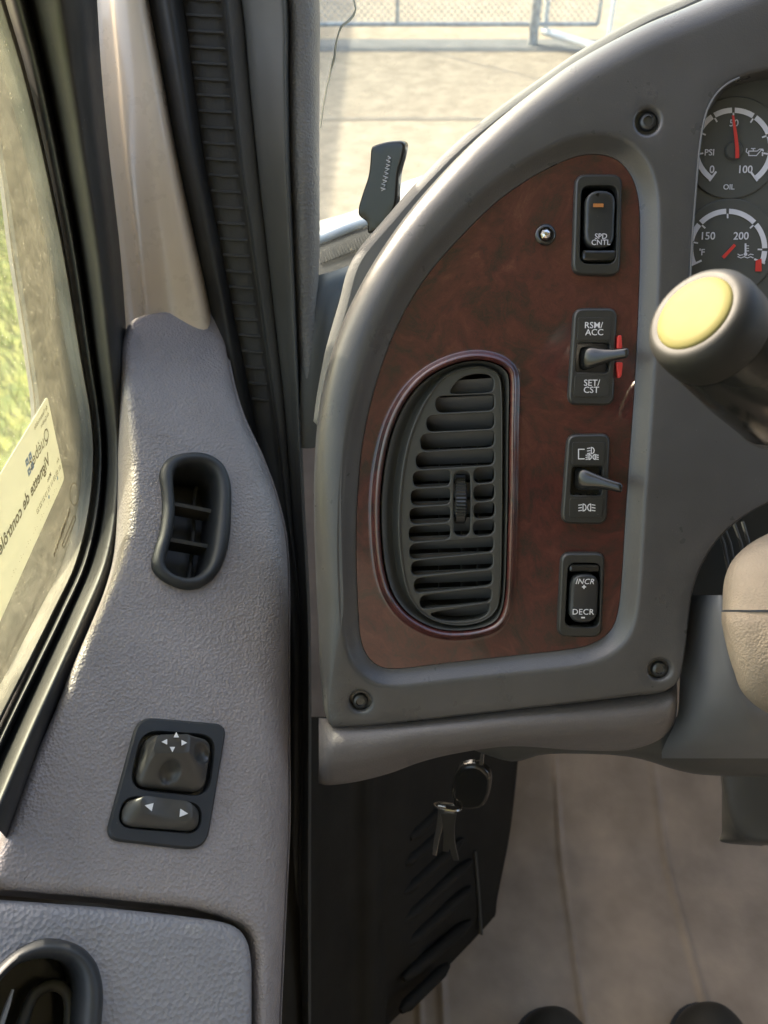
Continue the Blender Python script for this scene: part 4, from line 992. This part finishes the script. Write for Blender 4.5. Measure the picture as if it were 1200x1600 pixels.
# ================================================================== PILLAR
pil = thing('windshield_pillar', 'cream painted body post with black door seal and grey grained trim beside the windshield', 'pillar', P3(400, 900, .62))
KY = [-170, 0, 120, 250, 370, 490, 640, 800, 1000, 1350, 1720]
DB = [.497, .520, .535, .550, .567, .585, .602, .615, .62, .65, .68]
def xs(tab): return [np.interp(y, [-170, 0, 250, 490, 640, 1000], tab) for y in KY]
def pstrip(name, tabs, mat, k0=0, k1=11, nu=5, sharp=70):
    """tabs: list of (six px stations, depth offset)"""
    cols = [(xs(t_), o) for t_, o in tabs]; rows = [[(c[i], KY[i], DB[i]+o) for c, o in cols] for i in range(k0, k1)]
    mb = MB(); mb.add(*loft(rows, nu, 6)); return build(name, mb, mat, pil, sharp=sharp)
pstrip('painted_post', [((125, 136, 160, 190, 205, 205), .03), ((127, 138, 162, 192, 207, 207), .004), ((150, 158, 180, 210, 225, 225), -.001), ((160, 172, 194, 222, 238, 238), -.004), ((168, 180, 203, 232, 250, 250), -.008), ((184, 205, 240, 280, 300, 300), -.010), ((200, 226, 270, 320, 345, 345), -.004), ((206, 236, 282, 334, 360, 360), .02)], M['paint'], 0, 7)
pstrip('door_seal', [((200, 228, 272, 322, 345, 430), .016), ((208, 238, 284, 336, 358, 436), .002), ((226, 256, 298, 348, 372, 442), -.008), ((240, 272, 310, 356, 384, 448), -.006), ((252, 284, 318, 364, 394, 452), .004), ((256, 288, 322, 368, 398, 456), .02)], M['rubber'])
# ribbed woven strip
cols = [(xs((250, 282, 316, 360, 392, 452)), .008), (xs((270, 300, 332, 376, 404, 458)), .003), (xs((300, 330, 358, 396, 420, 464)), .003), (xs((318, 350, 375, 408, 428, 468)), .006), (xs((326, 356, 380, 412, 432, 470)), .001), (xs((344, 376, 400, 428, 444, 472)), .004), (xs((348, 380, 404, 432, 446, 474)), .02)]
rows = [[(c[i], KY[i], DB[i]+o) for c, o in cols] for i in range(11)]
mb = MB(); mb.add(*loft(rows, 5, 8))
build('edge_strip', mb, M['ribbed'], pil, sharp=70)
mb = MB()
yy = -150
while yy < 640:
    i = np.interp(yy, KY, range(11)); a = np.interp(i, range(11), cols[0][0])+6; b_ = np.interp(i, range(11), cols[3][0])-6; d_ = np.interp(yy, KY, DB)
    mb.add(*tube([P3(a, yy-2, d_+.004), P3((a+b_)/2, yy, d_+.0018), P3(b_, yy+1, d_+.004)], .0011, 6))
    yy += 25
build('strip_ribs', mb, M['ribbed'], pil)
pstrip('inner_trim', [((340, 372, 398, 426, 444, 470), .016), ((350, 380, 404, 430, 446, 472), .002), ((378, 405, 422, 442, 456, 476), -.006), ((408, 430, 438, 452, 462, 480), -.012), ((422, 443, 447, 459, 466, 482), -.014), ((428, 448, 452, 462, 468, 484), -.008), ((430, 450, 454, 464, 470, 486), .006)], M['charcoal'])
pstrip('pillar_cover', [((424, 444, 449, 458, 466, 484), .012), ((430, 450, 455, 464, 472, 488), -.002), ((445, 464, 468, 474, 480, 492), -.008), ((465, 482, 485, 488, 494, 502), -.006), ((478, 494, 495, 496, 510, 512), .003), ((484, 499, 499, 500, 530, 530), .018), ((484, 499, 499, 500, 530, 530), .05)], M['pillar_trim'], 0, 7)
# foot of the pillar trim meeting the dash
mb = MB(); rows = [[(484, 436, .60), (498, 430, .597), (520, 424, .60), (545, 415, .612), (580, 404, .63)], [(478, 470, .585), (500, 456, .585), (520, 446, .59), (545, 436, .60), (580, 424, .62)], [(474, 520, .585), (498, 510, .582), (515, 500, .585), (535, 492, .595), (570, 480, .61)], [(470, 600, .59), (490, 590, .588), (510, 580, .59), (530, 570, .6), (560, 560, .61)], [(468, 700, .60), (490, 700, .60), (510, 690, .60), (530, 690, .605), (560, 690, .61)]]
mb.add(*loft(rows, 5, 5)); build('pillar_foot', mb, M['charcoal'], pil, sharp=70)

# ================================================================== WINDSHIELD
WS = Plane((500, 300, .68), (1200, 60, .70), (800, -200, .50))
ws_o = [(490, 460), (1500, 300), (1500, -420), (440, -420)]
wsP = WS.pts(ws_o, 0)
ws_t = thing('windshield', 'clear windshield with a thin white crack next to the pillar', 'windshield', WS.w(wsP[0]))
Q = ccw(wsP); V = [WS.w(q, 0) for q in Q]+[WS.w(q, -.005) for q in Q]
mb = MB(); mb.add(V, [(0, 1, 2, 3), (7, 6, 5, 4)]+[(i, 4+i, 4+(i+1) % 4, (i+1) % 4) for i in range(4)], False); build('glass_pane', mb, M['windshield'], ws_t, sharp=0)
ck = [(557, -30), (553, 0), (556, 14), (552, 24), (545, 32), (538, 37), (533, 42), (529, 52), (526, 64), (524, 75), (523, 88), (520, 100), (517, 110), (515, 122), (511, 136), (508, 152), (504, 175), (501, 200)]
ckp = [WS.w(WS.hit(x, y, -.0025), -.0025) for x, y in ck]
mb = MB(); mb.add(*tube(ckp, [.0003+.0005*(i < 12)*random.random()+.0002 for i in range(len(ckp))], 5)); build('crack', mb, M['white_pipe'], ws_t)

# black tag by the windshield
tg = thing('scraper_tag', 'upright black plastic handle with faint white script standing behind the dashboard edge', 'handle', P3(590, 370, .53))
TP = Plane((580, 220, .52), (630, 220, .515), (590, 380, .545))
tp = [(582, 228), (600, 222), (616, 220), (627, 221), (632, 228), (628, 248), (622, 270), (620, 296), (617, 322), (600, 352), (575, 366), (572, 348), (560, 338), (559, 325), (566, 300), (574, 275), (577, 250), (578, 235)]
Pt = resample(ccw(TP.pts(crom(tp, 4), 0)), .0012)
mb = MB(); sheet(mb, TP, Pt, rprof(.0018, 0, -.009), grid=.004, hfun=lambda u, v: -.0015*math.cos(u*60)); build('handle_blade', mb, M['glossyb'], tg, sharp=50)
mb = MB(); text_mb(mb, 'BestDrive', TP, 603.5, 272, 6, .0002, rot=math.radians(78), bold=.02, shear=.3, ext=.0012) if False else None
for i in range(9):
    x = 609-i*1.25; y = 245+i*6.2; r_ = random.uniform; stroke(mb, TP, [(x-3+r_(-1, 1), y-1), (x+2+r_(-1, 1), y+1.2+r_(-1, 1)), (x-2.6+r_(0, 3), y+2.6), (x-2.6, y+3.4)][:random.choice((3, 4))], .9, .0003, .0012)
build('script', mb, M['scale'], tg, sharp=0)

# ================================================================== FOOTWELL
fl = MB(); fl.add(*box(-.21, 1.2, -1.07, .47, -1.06, -1.012), False)
V, F = box(-.21, 1.2, .47, 1.149, -1.06, -1.012); V = [np.array([v[0], v[1], v[2]+max(0, (v[1]-.47))*.5]) for v in V]; fl.add(V, F, False)
fo = build('cab_floor', fl, M['charcoal'], None, sharp=30); fo['kind'] = 'structure'
def mat_h(x, y):
    z = -1.0+.004*math.sin(x*9)+.003*math.sin(y*7+x*3)
    if y > .44: z += (y-.44)**2*4.17 if y < .5 else .015+(y-.5)*.5
    r = 0; fade = min(1, max(0, (.62-y)/.12))
    for xr, w_ in ((.035, .0016), (.062, .0022), (.215, .0014), (.345, .0024), (.62, .002)):
        d = x-xr-.004*math.sin(y*5+xr*20); r += .0055*math.exp(-(d/w_/1.6)**2)*fade
    k = max(0, math.sin(y*9.0+.6+x*3))*max(0, min(1, (.50-y)/.1))
    r += .0014*k*max(0, math.sin(x*210+3*math.sin(y*6+x*9)))*max(0, math.sin(x*13+1))
    return z+r
xs_ = np.arange(-.12, 1.0, .003); ys_ = np.arange(-.3, 1.14, .012); V = [WP(x, y, mat_h(x, y)) for x in xs_ for y in ys_]; m_ = len(ys_)
mb = MB(); mb.add(V, [(i*m_+j, (i+1)*m_+j, (i+1)*m_+j+1, i*m_+j+1) for i in range(len(xs_)-1) for j in range(m_-1)])
fm = build('floor_cover', mb, M['matgrey'], None, sharp=0); tag(fm, 'tan paper like floor covering with long soft creases in the footwell', 'floor cover')
# kick panel
kp = thing('kick_panel', 'black moulded kick panel with slanted ribs under the dashboard', 'trim panel', P3(600, 1590, .9))
rows = []
for y, R_, dR in [(1120, 812, 1.0), (1200, 806, 1.0), (1300, 795, .99), (1400, 776, .97), (1440, 768, .965), (1500, 722, .945), (1560, 662, .92), (1620, 600, .90), (1700, 520, .87)]:
    f = lambda t: .80+(dR-.80)*t
    x0 = 588; ex_ = max(R_, x0+10)
    rows.append([(440, y, .64), (466, y, .66), (500, y, .72), (545, y, .765), (575, y, .772), (588, y, .778), (602, y, .80), (640 if R_ > 700 else x0+(ex_-x0)*.3, y, .822 if R_ > 700 else f(.3)), (x0+(ex_-x0)*.65, y, f(.62)), (ex_-4, y, dR-.004), (ex_, y, dR+.004), (ex_, y, dR+.06)])
mb = MB(); mb.add(*loft(rows, 5, 5))
build('panel_skin', mb, M['kick'], kp, sharp=70)
KPf = lambda x: np.interp(x, [602, 640, 768], [.80, .822, .962])
mb = MB()
for (xa, ya), (xb, yb) in (((632, 1350), (690, 1300)), ((630, 1395), (722, 1312)), ((628, 1440), (735, 1345)), ((628, 1482), (735, 1388)), ((630, 1530), (735, 1440)), ((626, 1580), (700, 1508)), ((640, 1310), (690, 1262))):
    P = []
    for t_ in np.linspace(0, 1, 8):
        x, y = xa+(xb-xa)*t_, ya+(yb-ya)*t_; P.append(P3(x, y, KPf(x)+.0015))
    mb.add(*tube(P, [.003]+[.0065]*6+[.003], 10))
build('ribs', mb, M['kick'], kp)
mb = MB(); mb.add(*tube([P3(742, 1330, .935), P3(748, 1400, .94), P3(752, 1460, .94)], .002, 8)); build('edge_bead', mb, M['charcoal'], kp)
# pull key hanging below the bolster
ky = thing('key_bunch', 'bunch of keys with a black headed key hanging under the dashboard', 'keys', P3(756, 1165, .56))
KP = Plane((700, 1200, .58), (780, 1200, .57), (740, 1300, .60))
mb = MB(); plate(mb, KP, ccw(KP.pts([(753, 1150), (759, 1150), (757, 1172), (755, 1196), (748, 1197), (751, 1176)], 0)), 0, -.002, .0003); build('key_blade', mb, M['chrome'], ky)
mb = MB(); plate(mb, KP, resample(ccw(KP.pts(crom([(722, 1196), (745, 1193), (762, 1204), (768, 1218), (765, 1240), (756, 1258), (740, 1263), (720, 1262), (708, 1256), (706, 1230), (712, 1208)], 4), 0)), .0012), .002, -.004, .003); build('key_head', mb, M['glossyb'], ky)
mb = MB(); cc = KP.hit(700, 1256); mb.add(*tube([KP.w(cc+np.array([math.cos(a)*.0095, math.sin(a)*.0028]), .003+.006*math.sin(a)) for a in np.linspace(0, 2*math.pi, 28, endpoint=False)], .0009, 6, closed=True)); build('ring', mb, M['chrome'], ky)
for pts_, w_ in ((((691, 1258), (688, 1285), (682, 1312), (679, 1334)), .0022), (((706, 1268), (704, 1290), (706, 1315), (713, 1342)), .0028), (((697, 1268), (700, 1300), (697, 1328)), .0030)):
    c_ = crom([KP.hit(*p) for p in pts_], 4, False); t_ = np.gradient(c_, axis=0); t_ /= np.linalg.norm(t_, axis=1)[:, None]; nn2 = np.stack([-t_[:, 1], t_[:, 0]], 1)
    wd = np.linspace(1.3, .7, len(c_))[:, None]*w_
    Pk = np.vstack([c_+nn2*wd, (c_-nn2*wd)[::-1]]); mb = MB(); plate(mb, KP, resample(ccw(Pk), .001), .001+w_*.3, -.0008+w_*.3, .0003); build('key', mb, M['steel' if w_ > .0025 else 'chrome'], ky)
# shoes at the bottom edge
def shoe(cx, cy, label, rz):
    t_ = thing('shoe', label, 'shoe', (cx, cy, CZ-1.0), group='driver shoes on the tan floor cover')
    def rowsec(y, hw, ht, z0): return [(hw*math.cos(a), y, z0+max(0, math.sin(a))*ht+(0 if math.sin(a) >= 0 else math.sin(a)*.003)) for a in np.linspace(0, 2*math.pi, 20, endpoint=False)]
    R = [rowsec(.132, .004, .012, .020), rowsec(.128, .022, .028, .016), rowsec(.112, .036, .042, .013), rowsec(.085, .044, .052, .012), rowsec(.04, .046, .062, .012), rowsec(-.01, .042, .078, .014), rowsec(-.06, .036, .09, .02), rowsec(-.11, .034, .095, .02), rowsec(-.14, .022, .09, .02)]
    def tr(p): c_, s_ = math.cos(rz), math.sin(rz); return np.array([cx+p[0]*c_-p[1]*s_, cy+p[0]*s_+p[1]*c_, CZ-1.0+p[2]])
    V, F = loftw(np.array([[tr(p) for p in r] for r in R]), 2, 4, closed=True); mb = MB(); mb.add(V, F)
    k_ = len(crom(np.array(R)[:, 0], 4, False)); nn3 = len(V)//k_
    mb.add([V[j*k_] for j in range(nn3)], [tuple(range(nn3))]); mb.add([V[j*k_+k_-1] for j in range(nn3)], [tuple(range(nn3))]); build('upper', mb, M['shoe'], t_, sharp=70)
    so = [tr((x, y, .0)) for x, y in [(.0, .138), (.028, .128), (.044, .10), (.050, .05), (.046, 0), (.038, -.06), (.036, -.12), (.02, -.146), (-.02, -.146), (-.036, -.12), (-.038, -.06), (-.046, 0), (-.050, .05), (-.044, .10), (-.028, .128)]]
    so = crom(so, 3); n3 = len(so); V = list(so)+list(so+np.array([0, 0, .014])); mb = MB(); mb.add(V, [tuple(range(n3))[::-1], tuple(range(n3, 2*n3))]+[(i, (i+1) % n3, n3+(i+1) % n3, n3+i) for i in range(n3)], False); build('sole', mb, M['rubber'], t_, sharp=40)
def floor_at(px, py): r = ray(px, py); t_ = .96/(-r[2]); return r*t_
a = floor_at(872, 1580); shoe(a[0], a[1]-.125, 'black shoe on the tan floor cover, its toe just in view nearer the kick panel', .05)
a = floor_at(1092, 1572); shoe(a[0], a[1]-.125, 'black shoe on the tan floor cover, its toe just in view below the steering column', -.12)

# ================================================================== CAB SHELL (roof, rear, right door)
cr = MB(); cr.add(*box(-.42, 1.75, -1.1, .30, .42, .47), False)
o = build('cab_roof', cr, M['headliner'], None, sharp=30); tag(o, kind='structure')

V, F = box(-.03, 1.75, .54, 1.15, -.37, -.33); V = [np.array([v[0], v[1], v[2]-(v[1]-.5)*.3]) for v in V]
mb = MB(); mb.add(V, F, False); build('dash_deck', mb, M['charcoal'], dash, sharp=30)
mb = MB(); mb.add(*box(-.42, 1.75, -1.15, -1.08, -1.06, .42), False); o = build('cab_wall', mb, M['rearwall'], None, sharp=30); tag(o, kind='structure')
mb = MB(); mb.add(*box(1.75, 1.80, -1.1, 1.2, -1.2, -.30), False); mb.add(*box(1.75, 1.80, -1.1, -.45, -.30, .42), False); o = build('cab_wall', mb, M['rearwall'], None, sharp=30); tag(o, kind='structure')
mb = MB(); mb.add(*box(-.30, 1.75, 1.15, 1.20, -1.2, -.53), False); o = build('cab_wall', mb, M['charcoal'], None, sharp=30); tag(o, kind='structure')
mb = MB(); mb.add(*box(-.255, -.215, -1.1, 1.15, -1.2, -.42), False); build('door_core', mb, M['charcoal'], door, sharp=30)
# ================================================================== OUTSIDE
GZ = -2.4
def ground(name, x0, x1, y0, y1, z, mat, nx=2):
    mb = MB(); mb.add([WP(x0, y0, z), WP(x1, y0, z), WP(x1, y1, z), WP(x0, y1, z)], [(0, 1, 2, 3)], False); o = build(name, mb, mat, None, sharp=0); o['kind'] = 'structure'; return o
ground('ground', -300, 300, -300, 400, GZ, M['gravel'])
ground('dark_strip', -1.2, 14, 10.35, 10.92, GZ+.004, ground_mat('dark_strip_concrete', (.10, .105, .11), (.16, .16, .16), 4.0))  # darker grey strip laid across the ground along the fence line
ground('pavement', -3, 14, 7.95, 8.02, GZ+.004, ground_mat('dark_joint_filler', (.25, .21, .155), (.36, .30, .23), 6.0))
ground('lawn', -12, -1.0, -3, 8.5, GZ+.008, M['lawn'])
# grass blades
mb = MB(); V = []; F = []
for i in range(14000):
    x = random.uniform(-5.5, -1.1); y = random.uniform(.6, 6.5); h_ = random.uniform(.04, .14); a = random.uniform(0, 6.28); w_ = .006+.006*random.random(); lx, ly = random.uniform(-.05, .05), random.uniform(-.05, .05)
    b = len(V); V += [WP(x-w_*math.cos(a), y-w_*math.sin(a), GZ), WP(x+w_*math.cos(a), y+w_*math.sin(a), GZ), WP(x+lx, y+ly, GZ+h_)]; F.append((b, b+1, b+2))
mb.add(V, F, False); o = build('grass', mb, M['blade'], None, sharp=0); tag(o, 'uneven green and straw coloured grass beside the truck', 'grass', kind='stuff')
# fence
def cyl(mb, a, b, r, s=10): mb.add(*tube([a, b], r, s))
fy = 10.7
fe = thing('chain_link_fence', 'galvanised chain link gate panel with a thick round post standing across the yard', 'fence', WP(.3, fy, GZ))
for nm, x0, x1 in (('mesh_panel', -3.2, 2.42),):
    mb = MB(); z0, z1 = GZ+.2, GZ+2.1; hgt = z1-z0; s_ = .075
    x = x0-hgt
    while x < x1:
        for sg in (1, -1):
            xa, xb = (x, x+hgt); za, zb = (z0, z1) if sg == 1 else (z1, z0)
            # clip to panel
            ta = max(0, (x0-xa)/hgt); tb = min(1, (x1-xa)/hgt)
            if tb > ta: mb.add(*tube([WP(xa+hgt*ta, fy+.003*sg, za+(zb-za)*ta), WP(xa+hgt*tb, fy+.003*sg, za+(zb-za)*tb)], 0.0036, 4, cap=False))
        x += s_
    build(nm, mb, M['galv'], fe)
for nm, a, b, r in (('bottom_rail', WP(-3.2, fy, GZ+.2), WP(2.42, fy, GZ+.2), .024), ('top_rail', WP(-3.2, fy, GZ+2.1), WP(2.42, fy, GZ+2.1), .024)):
    mb = MB(); cyl(mb, a, b, r); build(nm, mb, M['galv'], fe)
for x in (-3.2, .15, 2.42):
    mb = MB(); cyl(mb, WP(x, fy, GZ+.2), WP(x, fy, GZ+2.1), .022); build('frame_post', mb, M['galv'], fe)
mb = MB(); xp = (835-600)/FPX*9.42*1.0; cyl(mb, WP(xp, fy-.02, GZ), WP(xp, fy-.02, GZ+2.4), .055, 16); build('main_post', mb, M['galv'], fe)
mb = MB(); cyl(mb, WP(xp+.2, fy+.2, GZ), WP(xp+.2, fy+.2, GZ+2.4), .03, 16)
# white swing gate leaf
wg = thing('pipe_gate', 'white painted pipe gate leaf standing open to the right of the fence post', 'gate', WP(2.0, 10.4, GZ))
g0 = P3(852, 37, 9.45); d_ = norm(np.array([1.0, -1.55, 0])); zz = CZ+GZ
def gp(t_, h_): return np.array([g0[0]+d_[0]*t_, g0[1]+d_[1]*t_, zz+h_])
for nm, a, b, r in (('bottom_pipe', gp(0, .12), gp(3.2, .12), .04), ('top_pipe', gp(0, 1.5), gp(3.2, 1.5), .04), ('end_pipe', gp(0, .12), gp(0, 1.5), .03), ('end_pipe', gp(3.2, .12), gp(3.2, 1.5), .03), ('upright', gp(1.0, .12), gp(1.0, 1.5), .022), ('upright', gp(2.1, .12), gp(2.1, 1.5), .022)):
    mb = MB(); cyl(mb, a, b, r); build(nm, mb, M['white_pipe'], wg)
# unseen block added at left so its roof edge casts the ground's shadow strip
bu = thing('shadow_caster', 'pale flat roofed block building added out of view to shade a strip of the yard', 'building', WP(-6, 15, GZ))
mb = MB(); mb.add(*box(-9, -4.42, 9.5, 30, GZ, GZ+2.85), False); build('wall', mb, M['build'], bu, sharp=30)
mb = MB(); mb.add(*box(-9.1, -4.32, 9.4, 30.1, GZ+2.85, GZ+3.05), False); build('roof', mb, M['cowl'], bu, sharp=30)
# hood and cowl below the windshield
tb = thing('truck_hood', 'white truck hood edge with black louvred cowl outside the windshield', 'hood', WP(0, 1.2, -.6))
mb = MB(); rows = [[(440, 372, 1.35), (440, 386, 1.15), (440, 394, 1.0), (440, 400, .95)], [(500, 356, 1.35), (500, 368, 1.15), (500, 376, 1.0), (500, 382, .95)], [(570, 334, 1.35), (570, 342, 1.15), (570, 349, 1.0), (570, 355, .95)], [(660, 286, 1.35), (660, 304, 1.15), (660, 322, 1.0), (660, 340, .95)], [(860, 260, 1.35), (860, 300, 1.15), (860, 322, 1.0), (860, 340, .95)], [(1400, 260, 1.35), (1400, 300, 1.15), (1400, 322, 1.0), (1400, 340, .95)]]
mb.add(*loft(rows, 4, 5)); build('hood_edge', mb, M['body'], tb, solid=.01)
mb = MB(); rows = [[(440, 390, .96), (440, 440, .9), (440, 500, .85)], [(500, 375, .96), (500, 424, .9), (500, 500, .85)], [(570, 348, .96), (570, 404, .9), (570, 500, .85)], [(660, 322, .96), (660, 380, .9), (660, 500, .85)], [(860, 338, .97), (860, 380, .9), (860, 500, .85)], [(1400, 338, .97), (1400, 380, .9), (1400, 500, .85)]]
mb.add(*loft(rows, 4, 5)); build('cowl', mb, M['cowl'], tb)
build('hood_side', mb_side, M['body'], tb, sharp=30)
mb = MB()
for i in range(26):
    x = 496+i*4.2; y = 392-i*1.6; mb.add(*tube([P3(x, y, .942), P3(x+6, y+20, .905)], .0009, 6))
build('cowl_louvres', mb, M['cowl'], tb)

# ================================================================== LIGHT
sd = norm(np.array([-.62, .62, .48]))
sl = bpy.data.lights.new('sun', 'SUN'); sl.energy = 2.1; sl.angle = math.radians(.5); sl.color = (1, .88, .70)
so_ = bpy.data.objects.new('sun', sl); COL.objects.link(so_); so_.rotation_euler = Vector(sd).to_track_quat('Z', 'Y').to_euler(); so_.location = (0, 0, 20)
w = bpy.data.worlds.new('World'); S.world = w; w.use_nodes = True; nt = w.node_tree; bg = nt.nodes['Background']
sky = nt.nodes.new('ShaderNodeTexSky'); sky.sky_type = 'NISHITA'; sky.sun_disc = False; sky.sun_elevation = math.asin(sd[2]); sky.sun_rotation = math.atan2(sd[0], sd[1]); sky.dust_density = 5.0; sky.ozone_density = .5
nt.links.new(sky.outputs[0], bg.inputs['Color']); bg.inputs['Strength'].default_value = .15
S.view_settings.view_transform = 'Standard'; S.view_settings.look = 'None'; S.view_settings.exposure = 2.32; S.view_settings.gamma = 1; S.view_settings.use_curve_mapping = False
S.cycles.max_bounces = 6; S.cycles.transparent_max_bounces = 16; S.cycles.caustics_reflective = False; S.cycles.caustics_refractive = False; S.cycles.sample_clamp_indirect = 6; S.cycles.use_denoising = True

# an assembly's main mesh becomes the part itself, the rest its sub-parts
for e in [o for o in bpy.data.objects if o.type == 'EMPTY' and o.parent]:
    ch = [c for c in bpy.data.objects if c.parent == e]
    first = sorted(ch, key=lambda c: order.index(c.name))[0]; nm = e.name.split('.')[0]; lb = e.get('label'); par = e.parent
    for c in ch:
        if c != first: c.parent = first
    first.parent = par; bpy.data.objects.remove(e); first.name = nm
    if lb: first['label'] = lb
